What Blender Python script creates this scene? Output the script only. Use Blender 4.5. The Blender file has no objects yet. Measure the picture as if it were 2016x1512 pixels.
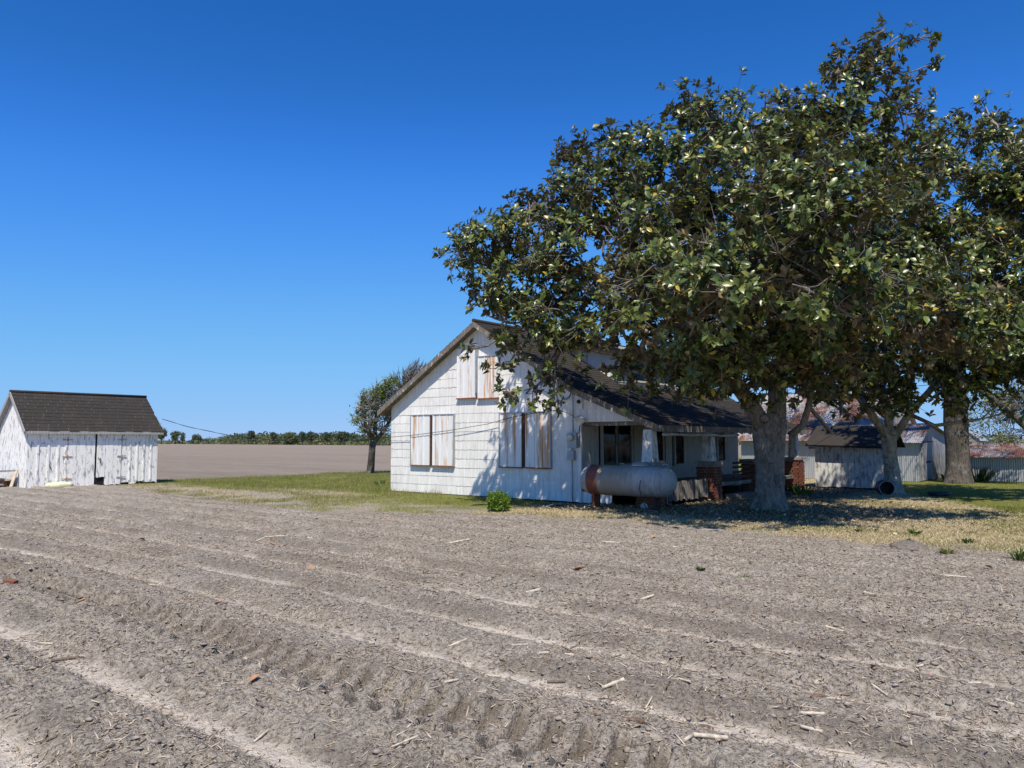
import bpy, math, random
import numpy as np
from mathutils import Vector, Matrix
R = math.radians
sc = bpy.context.scene
COL = sc.collection

# ------------------------------------------------------------------ camera, sky, sun
# world axes: +X runs along the plough rows and the house front, +Y runs back through the farmyard
YAW, F, HZ, H = R(39.4), 1514.0, 867.0, 1.6
PT = math.atan((HZ - 756) / F)
cam = bpy.data.cameras.new('camera'); cam_o = bpy.data.objects.new('camera', cam); COL.objects.link(cam_o)
cam.sensor_width = 36.0; cam.lens = 36.0 * F / 2016.0; cam.clip_start = 0.05; cam.clip_end = 9000
cam_o.location = (0, 0, H); cam_o.rotation_euler = (R(90) + PT, 0, YAW)
sc.camera = cam_o
SUN_EL = R(58); SUN_AZ = (0.573, -0.819)
w = bpy.data.worlds.new('World'); sc.world = w; w.use_nodes = True
wn = w.node_tree; wn.nodes.clear()
sky = wn.nodes.new('ShaderNodeTexSky'); sky.sky_type = 'NISHITA'; sky.sun_disc = False
sky.sun_elevation = SUN_EL; sky.sun_rotation = math.atan2(SUN_AZ[0], SUN_AZ[1])
sky.altitude = 0; sky.air_density = 1.0; sky.dust_density = 0.0; sky.ozone_density = 6.0
# a clear, deep blue spring sky: the whole sky's colour is graded, the same all round
STR = 0.095
v1 = wn.nodes.new('ShaderNodeVectorMath'); v1.operation = 'SCALE'; v1.inputs['Scale'].default_value = STR
cv = wn.nodes.new('ShaderNodeRGBCurve'); cv.mapping.extend = 'EXTRAPOLATED'; cv.mapping.use_clip = False
for ci, pts_ in enumerate(([(0, 0), (.082, .0194), (.138, .066), (.275, .172), (.73, .342), (1, .46)], [(0, 0), (.156, .141), (.258, .295), (.468, .48), (.807, .584), (1, .67)], [(0, 0), (.319, .521), (.479, .87), (.70, .93), (1, 1)])):
    cu = cv.mapping.curves[ci]
    while len(cu.points) < len(pts_): cu.points.new(.5, .5)
    for pt_, (px_, py_) in zip(cu.points, pts_): pt_.location = (px_, py_)
cv.mapping.update()
v2 = wn.nodes.new('ShaderNodeVectorMath'); v2.operation = 'SCALE'; v2.inputs['Scale'].default_value = 0.86 / STR
bg = wn.nodes.new('ShaderNodeBackground'); bg.inputs[1].default_value = STR
wo = wn.nodes.new('ShaderNodeOutputWorld')
wn.links.new(sky.outputs[0], v1.inputs[0]); wn.links.new(v1.outputs[0], cv.inputs['Color']); wn.links.new(cv.outputs[0], v2.inputs[0]); wn.links.new(v2.outputs[0], bg.inputs[0]); wn.links.new(bg.outputs[0], wo.inputs[0])
sl = bpy.data.lights.new('sun', 'SUN'); sl.energy = 5.0; sl.angle = R(0.53); sl.color = (1.0, 0.925, 0.80)
so = bpy.data.objects.new('sun', sl); COL.objects.link(so)
sd = Vector((SUN_AZ[0] * math.cos(SUN_EL), SUN_AZ[1] * math.cos(SUN_EL), math.sin(SUN_EL)))
so.rotation_euler = sd.to_track_quat('Z', 'Y').to_euler(); so.location = sd * 60
sc.view_settings.view_transform = 'Standard'; sc.view_settings.look = 'None'
sc.view_settings.exposure = 0.2; sc.view_settings.gamma = 1.0; sc.view_settings.use_curve_mapping = False
sc.cycles.max_bounces = 8; sc.cycles.transparent_max_bounces = 8

# a ray of the photograph turned into a world point at a chosen distance
_f = Vector((-math.sin(YAW) * math.cos(PT), math.cos(YAW) * math.cos(PT), math.sin(PT)))
_r = Vector((math.cos(YAW), math.sin(YAW), 0)); _u = _r.cross(_f)
def at(x, y, D): return Vector((0, 0, H)) + (_f + _r * ((x - 1008) / F) + _u * ((756 - y) / F)) * D
def gnd(x, y, z=0.0):
    d = _f + _r * ((x - 1008) / F) + _u * ((756 - y) / F)
    return Vector((0, 0, H)) + d * ((z - H) / d.z)

rng = np.random.default_rng(7)
random.seed(7)

# ------------------------------------------------------------------ numpy noise
_T = [np.random.default_rng(100 + i).random((256, 256)) for i in range(8)]
def vn(x, y, s=0):
    t = _T[s % 8]; xi = np.floor(x).astype(int); yi = np.floor(y).astype(int)
    fx = x - xi; fy = y - yi; fx = fx * fx * (3 - 2 * fx); fy = fy * fy * (3 - 2 * fy)
    a, b = xi & 255, (xi + 1) & 255; c, d = yi & 255, (yi + 1) & 255
    return (t[a, c] * (1 - fx) + t[b, c] * fx) * (1 - fy) + (t[a, d] * (1 - fx) + t[b, d] * fx) * fy
def fbm(x, y, o=3, s=0):
    v = 0; a = 0.5; n = 0
    for i in range(o):
        v = v + a * vn(x + 17.3 * i, y - 9.1 * i, s + i); n += a; a *= 0.5; x = x * 2.03; y = y * 2.03
    return v / n
def worley(x, y, s=0):
    xi = np.floor(x).astype(int); yi = np.floor(y).astype(int)
    f1 = np.full(x.shape, 9.0); f2 = f1.copy()
    for i in (-1, 0, 1):
        for j in (-1, 0, 1):
            px = xi + i + 0.1 + 0.8 * _T[s % 8][(xi + i) & 255, (yi + j) & 255]
            py = yi + j + 0.1 + 0.8 * _T[(s + 1) % 8][(xi + i) & 255, (yi + j) & 255]
            d = np.hypot(px - x, py - y)
            f2 = np.minimum(f2, np.maximum(f1, d)); f1 = np.minimum(f1, d)
    return f1, f2
def ss(a, b, x): t = np.clip((x - a) / (b - a), 0, 1); return t * t * (3 - 2 * t)

# ------------------------------------------------------------------ material helpers
class NT:
    def __init__(s, name, rough=0.8, spec=0.3, metal=0.0):
        s.m = bpy.data.materials.new(name); s.m.use_nodes = True; s.t = s.m.node_tree; s.t.nodes.clear()
        s.out = s.t.nodes.new('ShaderNodeOutputMaterial'); s.b = s.t.nodes.new('ShaderNodeBsdfPrincipled')
        s.t.links.new(s.b.outputs[0], s.out.inputs[0])
        s.b.inputs['Roughness'].default_value = rough; s.b.inputs['Specular IOR Level'].default_value = spec
        s.b.inputs['Metallic'].default_value = metal
    def new(s, t): return s.t.nodes.new(t)
    def link(s, a, b): s.t.links.new(a, b)
    def coord(s, scale=(1, 1, 1), obj=False, off=None):
        tc = s.new('ShaderNodeTexCoord'); mp = s.new('ShaderNodeMapping'); mp.inputs['Scale'].default_value = scale
        if obj: s.link(tc.outputs['Object'], mp.inputs[0])
        else:
            g = s.new('ShaderNodeNewGeometry'); s.link(g.outputs['Position'], mp.inputs[0])
        return mp.outputs[0]
    def noise(s, vec, scale=1.0, detail=4, rough=0.55, dist=0.0):
        n = s.new('ShaderNodeTexNoise'); n.inputs['Scale'].default_value = scale; n.inputs['Detail'].default_value = detail
        n.inputs['Roughness'].default_value = rough; n.inputs['Distortion'].default_value = dist
        if vec is not None: s.link(vec, n.inputs['Vector'])
        return n.outputs['Fac']
    def ramp(s, fac, stops, interp='LINEAR'):
        r = s.new('ShaderNodeValToRGB'); r.color_ramp.interpolation = interp
        el = r.color_ramp.elements
        while len(el) < len(stops): el.new(0.5)
        for e, (p, c) in zip(el, stops):
            e.position = p; e.color = (c, c, c, 1) if isinstance(c, (int, float)) else (*c, 1)
        s.link(fac, r.inputs[0]); return r.outputs[0]
    def mix(s, fac, a, b, mode='MIX'):
        n = s.new('ShaderNodeMix'); n.data_type = 'RGBA'; n.blend_type = mode
        for v, i in ((fac, 0), (a, 6), (b, 7)):
            if isinstance(v, (int, float)): n.inputs[i].default_value = v
            elif isinstance(v, tuple): n.inputs[i].default_value = (*v, 1)
            else: s.link(v, n.inputs[i])
        return n.outputs[2]
    def math(s, op, a, b=0.0):
        n = s.new('ShaderNodeMath'); n.operation = op
        for v, i in ((a, 0), (b, 1)):
            if isinstance(v, (int, float)): n.inputs[i].default_value = v
            else: s.link(v, n.inputs[i])
        return n.outputs[0]
    def attr(s, name, kind='GEOMETRY'):
        n = s.new('ShaderNodeAttribute'); n.attribute_name = name; n.attribute_type = kind; return n
    def rand(s): return s.new('ShaderNodeObjectInfo').outputs['Random']
    def color(s, c):
        if isinstance(c, tuple): s.b.inputs['Base Color'].default_value = (*c, 1)
        else: s.link(c, s.b.inputs['Base Color'])
    def bump(s, h, strength=0.4, dist=0.02):
        n = s.new('ShaderNodeBump'); n.inputs['Strength'].default_value = strength; n.inputs['Distance'].default_value = dist
        s.link(h, n.inputs['Height']); s.link(n.outputs[0], s.b.inputs['Normal'])

def flat_mat(name, col, rough=0.8, var=0.25, scale=8.0, metal=0.0, spec=0.3, bump=0.2):
    k = NT(name, rough, spec, metal); n = k.noise(k.coord(), scale, 5)
    lo = tuple(c * (1 - var) for c in col); hi = tuple(min(1, c * (1 + var)) for c in col)
    k.color(k.ramp(n, [(0.3, lo), (0.7, hi)])); k.bump(k.noise(k.coord(), scale * 6, 4), bump, 0.01); return k.m

M = {}
# --- ground
k = NT('ground_soil', 0.95, 0.1); p = k.coord()
n1 = k.noise(p, 1.1, 6, 0.6); n2 = k.noise(p, 14, 6, 0.65); n3 = k.noise(p, 70, 4, 0.6); n4 = k.noise(p, 0.12, 4, 0.5)
soil = k.ramp(n2, [(0.32, (0.160, 0.137, 0.110)), (0.5, (0.325, 0.286, 0.234)), (0.70, (0.51, 0.458, 0.375))])
soil = k.mix(k.ramp(n1, [(0.35, 0.0), (0.7, 0.5)]), soil, (0.41, 0.362, 0.296))
soil = k.mix(k.ramp(n3, [(0.46, 0.0), (0.66, 0.55)]), soil, (0.60, 0.525, 0.44))
soil = k.mix(k.ramp(k.noise(p, 38, 5, 0.7), [(0.38, 0.85), (0.51, 0.0)]), soil, (0.085, 0.068, 0.054))  # dark crumbs; the specks also paint in small shadows between clods
silt = k.ramp(n2, [(0.3, (0.52, 0.458, 0.375)), (0.7, (0.74, 0.66, 0.545))])
c = k.mix(k.attr('silt').outputs['Fac'], soil, silt)
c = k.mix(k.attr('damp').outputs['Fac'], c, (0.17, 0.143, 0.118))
farc = k.ramp(k.noise(k.coord((0.35, 3.0, 1)), 1.1, 10, 0.75), [(0.32, (0.17, 0.138, 0.107)), (0.65, (0.35, 0.292, 0.23))])
farc = k.mix(k.ramp(n4, [(0.4, 0.0), (0.65, 0.5)]), farc, (0.27, 0.23, 0.187))
farc = k.mix(k.ramp(k.noise(k.coord((0.02, 0.35, 1)), 1.0, 6, 0.65), [(0.4, 0.0), (0.62, 0.6)]), farc, (0.20, 0.163, 0.128))
c = k.mix(k.attr('far').outputs['Fac'], c, farc)
gl = k.ramp(n2, [(0.3, (0.13, 0.145, 0.03)), (0.62, (0.205, 0.215, 0.05)), (0.8, (0.29, 0.24, 0.105))])
c = k.mix(k.attr('lawn').outputs['Fac'], c, gl)
st = k.ramp(n3, [(0.3, (0.27, 0.21, 0.12)), (0.55, (0.48, 0.39, 0.23)), (0.75, (0.62, 0.52, 0.32))])
c = k.mix(k.attr('dry').outputs['Fac'], c, st)
lt = k.ramp(n3, [(0.35, (0.085, 0.062, 0.043)), (0.6, (0.19, 0.14, 0.10)), (0.8, (0.30, 0.23, 0.155))])
c = k.mix(k.attr('litter').outputs['Fac'], c, lt)
k.color(c); k.bump(k.math('ADD', n2, k.math('MULTIPLY', n3, 0.6)), 1.0, 0.045); M['ground'] = k.m

def bitmat(name, rough=0.85, transl=0.0, spec=0.2):
    k = NT(name, rough, spec); k.color(k.attr('Col').outputs['Color'])
    if transl:
        tr = k.new('ShaderNodeBsdfTranslucent'); k.link(k.attr('Col').outputs['Color'], tr.inputs[0])
        mx = k.new('ShaderNodeMixShader'); mx.inputs[0].default_value = transl
        k.link(k.b.outputs[0], mx.inputs[1]); k.link(tr.outputs[0], mx.inputs[2]); k.link(mx.outputs[0], k.out.inputs[0])
    return k.m
M['bits'] = bitmat('plant_bits'); M['blade'] = bitmat('grass_blade', 0.6, 0.3); M['softleaf'] = bitmat('soft_leaf', 0.55, 0.35, 0.35)

# --- magnolia leaf: glossy green above, rusty felt below
k = NT('magnolia_leaf', 0.33, 0.5)
tint = k.attr('tint').outputs['Fac']
up = k.ramp(tint, [(0.0, (0.020, 0.034, 0.008)), (0.35, (0.056, 0.086, 0.015)), (0.7, (0.120, 0.155, 0.032)), (0.93, (0.205, 0.222, 0.055)), (0.975, (0.26, 0.22, 0.05)), (0.99, (0.55, 0.38, 0.05))])  # wide tone range also imitates sunlit and shaded leaves
dn = k.ramp(tint, [(0.0, (0.05, 0.042, 0.02)), (0.6, (0.15, 0.118, 0.058)), (0.97, (0.25, 0.19, 0.095)), (0.99, (0.45, 0.28, 0.06))])  # felt brown, darkened so the crown interior looks shaded
g = k.new('ShaderNodeNewGeometry'); k.color(k.mix(g.outputs['Backfacing'], up, dn))
k.link(k.math('ADD', k.math('MULTIPLY', g.outputs['Backfacing'], 0.30), 0.34), k.b.inputs['Roughness'])
tr = k.new('ShaderNodeBsdfTranslucent'); k.link(k.mix(0.5, up, (0.16, 0.19, 0.03)), tr.inputs[0])
mx = k.new('ShaderNodeMixShader'); mx.inputs[0].default_value = 0.12
k.link(k.b.outputs[0], mx.inputs[1]); k.link(tr.outputs[0], mx.inputs[2]); k.link(mx.outputs[0], k.out.inputs[0])
M['magleaf'] = k.m

def bark(name, a, b, c, sc_=1.0):
    k = NT(name, 0.9, 0.15); v = k.coord((6 * sc_, 6 * sc_, 1.3 * sc_))
    n = k.noise(v, 1.6, 8, 0.65, 0.4); m = k.noise(k.coord(), 5 * sc_, 5, 0.6)
    col = k.ramp(n, [(0.32, a), (0.55, b)]); col = k.mix(k.ramp(m, [(0.52, 0.0), (0.66, 0.8)]), col, c)
    fz = k.noise(k.coord((30 * sc_, 30 * sc_, 7 * sc_)), 1.4, 6, 0.7); col = k.mix(k.ramp(fz, [(0.34, 0.85), (0.5, 0.0)]), col, tuple(e * .45 for e in a))
    k.color(col); k.bump(k.math('ADD', k.math('ADD', n, k.math('MULTIPLY', m, 0.4)), fz), 1.0, 0.06); return k.m
M['bark1'] = bark('magnolia_bark', (0.14, 0.118, 0.095), (0.34, 0.295, 0.245), (0.47, 0.43, 0.375))
M['bark2'] = bark('pale_bark', (0.26, 0.235, 0.195), (0.52, 0.48, 0.41), (0.66, 0.63, 0.55))
M['bark3'] = bark('dark_bark', (0.05, 0.043, 0.037), (0.15, 0.13, 0.11), (0.27, 0.25, 0.215), 0.8)
M['twig'] = flat_mat('twig', (0.20, 0.18, 0.158), 0.85, 0.3, 3)
M['mossbark'] = flat_mat('mossy_bark', (0.17, 0.165, 0.06), 0.9, 0.4, 5)

# --- white asbestos siding
k = NT('white_siding', 0.75, 0.25)
v = k.noise(k.coord((9, 9, 0.7)), 2.2, 7, 0.65); d = k.noise(k.coord(), 0.9, 5); f = k.noise(k.coord((40, 40, 3)), 1.5, 5, 0.7)
col = k.mix(k.ramp(v, [(0.42, 0.0), (0.72, 0.75)]), (0.90, 0.88, 0.835), (0.56, 0.53, 0.485))
col = k.mix(k.math('MULTIPLY', k.ramp(d, [(0.4, 0.0), (0.7, 1.0)]), k.ramp(f, [(0.45, 0.0), (0.7, 0.8)])), col, (0.36, 0.34, 0.31))
col = k.mix(k.math('MULTIPLY', k.rand(), 0.30), col, (0.64, 0.61, 0.56))
k.color(col); k.bump(f, 0.15, 0.01); M['siding'] = k.m
# --- peeling white paint on grey planks
def peel(name, lo, hi, paint=(0.90, 0.88, 0.835), wood=((0.22, 0.20, 0.19), (0.42, 0.40, 0.385)), z=1.1):
    k = NT(name, 0.85, 0.2); r = k.rand()
    tc = k.new('ShaderNodeNewGeometry'); ad = k.new('ShaderNodeVectorMath'); ad.operation = 'ADD'
    cb = k.new('ShaderNodeCombineXYZ'); k.link(k.math('MULTIPLY', r, 37.0), cb.inputs[2])
    k.link(tc.outputs['Position'], ad.inputs[0]); k.link(cb.outputs[0], ad.inputs[1])
    mp = k.new('ShaderNodeMapping'); mp.inputs['Scale'].default_value = (7, 7, z * 2); k.link(ad.outputs[0], mp.inputs[0])
    n = k.noise(mp.outputs[0], 1.7, 9, 0.68, 0.3)
    mp2 = k.new('ShaderNodeMapping'); mp2.inputs['Scale'].default_value = (45, 45, 2.2); k.link(ad.outputs[0], mp2.inputs[0])
    gr = k.noise(mp2.outputs[0], 1.0, 6, 0.6)
    wd = k.ramp(gr, [(0.3, wood[0]), (0.7, wood[1])])
    mask = k.ramp(n, [(lo, 0.0), (hi, 1.0)])
    k.color(k.mix(mask, wd, k.mix(k.ramp(gr, [(0.4, 0.0), (0.75, 0.35)]), paint, (0.55, 0.53, 0.50))))
    k.bump(k.math('ADD', mask, gr), 0.35, 0.008); return k.m
M['peel'] = peel('peeling_white_paint', 0.385, 0.475, wood=((0.26, 0.245, 0.235), (0.52, 0.50, 0.48)))
M['peel_old'] = peel('worn_white_paint', 0.37, 0.50, (0.72, 0.715, 0.69), ((0.13, 0.12, 0.11), (0.36, 0.34, 0.32)))
M['porch_board'] = peel('dull_porch_paint', 0.32, 0.5, (0.46, 0.45, 0.42))
M['greywood'] = peel('weathered_grey_wood', 0.62, 0.8, (0.5, 0.49, 0.47), ((0.24, 0.235, 0.23), (0.46, 0.45, 0.44)))
M['rakewood'] = peel('worn_rake_board', 0.56, 0.66, (0.62, 0.60, 0.56), ((0.10, 0.085, 0.07), (0.25, 0.22, 0.19)))
M['brownwood'] = flat_mat('brown_soffit_wood', (0.17, 0.135, 0.10), 0.9, 0.4, 6)
# --- roofs
k = NT('asphalt_shingle', 0.95, 0.15); n = k.noise(k.coord(), 60, 4, 0.7); m = k.noise(k.coord((1.5, 1.5, 1.5)), 1.2, 6, 0.65)
col = k.ramp(n, [(0.3, (0.024, 0.021, 0.019)), (0.7, (0.06, 0.053, 0.047))])
col = k.mix(k.ramp(m, [(0.5, 0.0), (0.8, 0.35)]), col, (0.085, 0.074, 0.064)); k.color(col); k.bump(n, 0.4, 0.01); M['asphalt'] = k.m
def tin(name, rust, a=(0.46, 0.48, 0.50), rough=0.48):
    k = NT(name, rough, 0.4, 0.35); n = k.noise(k.coord((1, 1, 0.6)), 1.1, 8, 0.7); st = k.noise(k.coord((9, 9, 0.8)), 1.5, 5, 0.6)
    base = k.ramp(st, [(0.3, tuple(x * 0.8 for x in a)), (0.7, a)])
    ru = k.ramp(st, [(0.3, (0.12, 0.05, 0.03)), (0.7, (0.27, 0.125, 0.065))])
    msk = k.ramp(n, [(0.62 - rust * 0.45, 0.0), (0.74 - rust * 0.42, 1.0)])
    k.color(k.mix(msk, base, ru)); return k.m
M['galv'] = tin('galvanised_tin', 0.05); M['rusttin'] = tin('rusty_roof_tin', 0.48, (0.42, 0.39, 0.37)); M['halfrust'] = tin('patchy_roof_tin', 0.30, (0.46, 0.44, 0.42))
# --- window cover sheets: silvery tin with rust runs
k = NT('cover_sheet_tin', 0.5, 0.4, 0.05); st = k.noise(k.coord((5.2, 5.2, 0.32)), 1.3, 4, 0.55, 0.3); ed = k.noise(k.coord((14, 14, 2)), 1.5, 6, 0.7)
base = k.mix(k.ramp(ed, [(0.35, 0.0), (0.7, 0.3)]), (0.80, 0.80, 0.79), (0.70, 0.64, 0.55))
msk = k.ramp(k.math('ADD', k.math('MULTIPLY', st, 0.8), k.math('MULTIPLY', ed, 0.2)), [(0.515, 0.0), (0.57, 0.6), (0.63, 1.0)])
k.color(k.mix(msk, base, k.mix(ed, (0.46, 0.17, 0.035), (0.64, 0.38, 0.16)))); M['cover'] = k.m
M['rust'] = flat_mat('rusted_iron', (0.24, 0.085, 0.045), 0.9, 0.4, 14)
M['rustdark'] = flat_mat('dark_rusted_iron', (0.075, 0.036, 0.026), 0.9, 0.4, 14)
M['hinge'] = flat_mat('rusty_hinge', (0.40, 0.24, 0.16), 0.9, 0.4, 20)
# --- brick, concrete, metal, glass
k = NT('red_brick', 0.9, 0.15); n = k.noise(k.coord(), 22, 5); r_ = k.rand()
k.color(k.mix(k.ramp(n, [(0.35, 0.0), (0.7, 0.5)]), k.ramp(r_, [(0.0, (0.13, 0.043, 0.03)), (0.5, (0.20, 0.068, 0.042)), (1.0, (0.27, 0.10, 0.06))]), (0.14, 0.075, 0.055)))
k.bump(n, 0.5, 0.01); M['brick'] = k.m
M['mortar'] = flat_mat('old_mortar', (0.28, 0.24, 0.20), 0.95, 0.3, 10); M['concrete'] = flat_mat('weathered_concrete', (0.27, 0.235, 0.20), 0.95, 0.35, 7)
M['black'] = flat_mat('black_rubber', (0.02, 0.02, 0.02), 0.6, 0.2); M['void'] = flat_mat('unlit_room_black', (0.018, 0.017, 0.017), 0.95, 0.2)  # near-black colour stands in for the darkness of unlit interiors
M['greymetal'] = flat_mat('grey_painted_metal', (0.33, 0.36, 0.39), 0.45, 0.15, 6, 0.2, 0.5)
M['whitepaint'] = flat_mat('old_white_paint', (0.66, 0.65, 0.62), 0.7, 0.15, 6); M['dial'] = flat_mat('meter_dial', (0.62, 0.58, 0.46), 0.3, 0.1)
M['curtain'] = flat_mat('pale_curtain', (0.42, 0.43, 0.41), 0.95, 0.2, 5)
k = NT('window_glass', 0.06, 0.5); k.b.inputs['Base Color'].default_value = (0.02, 0.025, 0.025, 1)
gt = k.new('ShaderNodeBsdfTransparent'); gt.inputs[0].default_value = (0.75, 0.8, 0.78, 1); mx = k.new('ShaderNodeMixShader'); mx.inputs[0].default_value = 0.7
k.link(k.b.outputs[0], mx.inputs[1]); k.link(gt.outputs[0], mx.inputs[2]); k.link(mx.outputs[0], k.out.inputs[0]); M['glass'] = k.m
# --- gas tank: silver paint, one wide rust band and stains (object space, x along the tank from -1.235 to 1.235)
k = NT('tank_paint', 0.6, 0.35, 0.0); v = k.coord((1, 1, 1), True); sep = k.new('ShaderNodeSeparateXYZ'); k.link(v, sep.inputs[0])
n = k.noise(v, 3.0, 6, 0.6); n5 = k.noise(v, 22, 5, 0.6)
base = k.ramp(n, [(0.3, (0.30, 0.295, 0.28)), (0.7, (0.46, 0.45, 0.43))])
base = k.mix(k.ramp(k.noise(k.coord((7, 2.5, 2.5), True), 1.2, 7, 0.7), [(0.5, 0.0), (0.72, 0.7)]), base, (0.17, 0.115, 0.07))
x_ = k.math('ADD', sep.outputs[0], k.math('MULTIPLY', k.math('SUBTRACT', n, 0.5), 0.10))
stain = k.ramp(x_, [(0.0, 0.0), (0.0001, 0.0)]); 
def band(a, b, c, d):
    mr = k.new('ShaderNodeMapRange'); mr.inputs[1].default_value = a; mr.inputs[2].default_value = b; mr.interpolation_type = 'SMOOTHSTEP'; k.link(x_, mr.inputs[0])
    m2 = k.new('ShaderNodeMapRange'); m2.inputs[1].default_value = c; m2.inputs[2].default_value = d; m2.inputs[3].default_value = 1; m2.inputs[4].default_value = 0
    m2.interpolation_type = 'SMOOTHSTEP'; k.link(x_, m2.inputs[0]); return k.math('MULTIPLY', mr.outputs[0], m2.outputs[0])
col = k.mix(k.math('MULTIPLY', band(-0.75, -0.6, -0.25, 0.55), k.ramp(n, [(0.3, 0.35), (0.6, 0.8)])), base, (0.24, 0.19, 0.12))
col = k.mix(band(-0.93, -0.90, -0.66, -0.60), col, k.ramp(n5, [(0.3, (0.15, 0.045, 0.028)), (0.7, (0.30, 0.095, 0.05))]))
k.color(col); k.bump(n5, 0.08, 0.01); M['tank'] = k.m
M['sack'] = flat_mat('pale_yellow_sack', (0.70, 0.70, 0.46), 0.8, 0.12, 9); M['tarp'] = flat_mat('grey_tarp', (0.30, 0.34, 0.36), 0.6, 0.3, 9)
M['steel_dark'] = flat_mat('blackened_steel', (0.035, 0.042, 0.05), 0.5, 0.3, 8, 0.3, 0.5)
M['board_new'] = flat_mat('tan_lumber', (0.45, 0.37, 0.29), 0.85, 0.25, 6); M['red'] = flat_mat('red_plastic', (0.62, 0.03, 0.05), 0.4, 0.1)
M['stalk'] = flat_mat('bleached_corn_stalk', (0.50, 0.43, 0.335), 0.85, 0.35, 30); M['stalkdark'] = flat_mat('brown_corn_stalk', (0.15, 0.118, 0.094), 0.9, 0.3, 25)
M['cob'] = flat_mat('corn_cob', (0.15, 0.10, 0.07), 0.95, 0.4, 60); M['deadleaf'] = flat_mat('orange_dead_leaf', (0.36, 0.20, 0.105), 0.6, 0.25, 20)
M['clod'] = flat_mat('soil_clod', (0.28, 0.238, 0.197), 0.95, 0.45, 35)

# ------------------------------------------------------------------ mesh helpers
def np_mesh(name, V, Fs, attrs=None, smooth=False, cols=None):
    """V (n,3); Fs list of (m,k) index arrays"""
    me = bpy.data.meshes.new(name); V = np.asarray(V, np.float32)
    me.vertices.add(len(V)); me.vertices.foreach_set('co', V.ravel())
    tot = sum(f.size for f in Fs); nf = sum(len(f) for f in Fs)
    me.loops.add(tot); me.loops.foreach_set('vertex_index', np.concatenate([f.ravel() for f in Fs]).astype(np.int32))
    me.polygons.add(nf); st = []; o = 0
    for f in Fs: st.append(o + np.arange(len(f)) * f.shape[1]); o += f.size
    me.polygons.foreach_set('loop_start', np.concatenate(st).astype(np.int32))
    if smooth: me.polygons.foreach_set('use_smooth', np.ones(nf, bool))
    for nme, a in (attrs or {}).items():
        at_ = me.attributes.new(nme, 'FLOAT', 'POINT'); at_.data.foreach_set('value', np.asarray(a, np.float32))
    if cols is not None:
        ca = me.color_attributes.new('Col', 'FLOAT_COLOR', 'POINT')
        ca.data.foreach_set('color', np.concatenate([cols, np.ones((len(cols), 1))], 1).astype(np.float32).ravel())
    me.update(calc_edges=True); me.validate(); return me
WL = {}
def link(name, me, mat=None, parent=None, loc=None, rot=None):
    o = bpy.data.objects.new(name, me); COL.objects.link(o)
    if mat is not None and me is not None and not me.materials: me.materials.append(mat)
    wl = Vector(loc) if loc is not None else (Vector((0, 0, 0)))
    WL[o] = wl
    if parent is not None:
        o.parent = parent; o.location = wl - WL[parent]
    else: o.location = wl
    if rot: o.rotation_euler = rot
    return o
def tag(o, label=None, cat=None, group=None, kind=None):
    for k_, v_ in (('label', label), ('category', cat), ('group', group), ('kind', kind)):
        if v_: o[k_] = v_
    return o
def thing(name, loc, label, cat, group=None): return tag(link(name, None, None, None, loc), label, cat, group)

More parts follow.
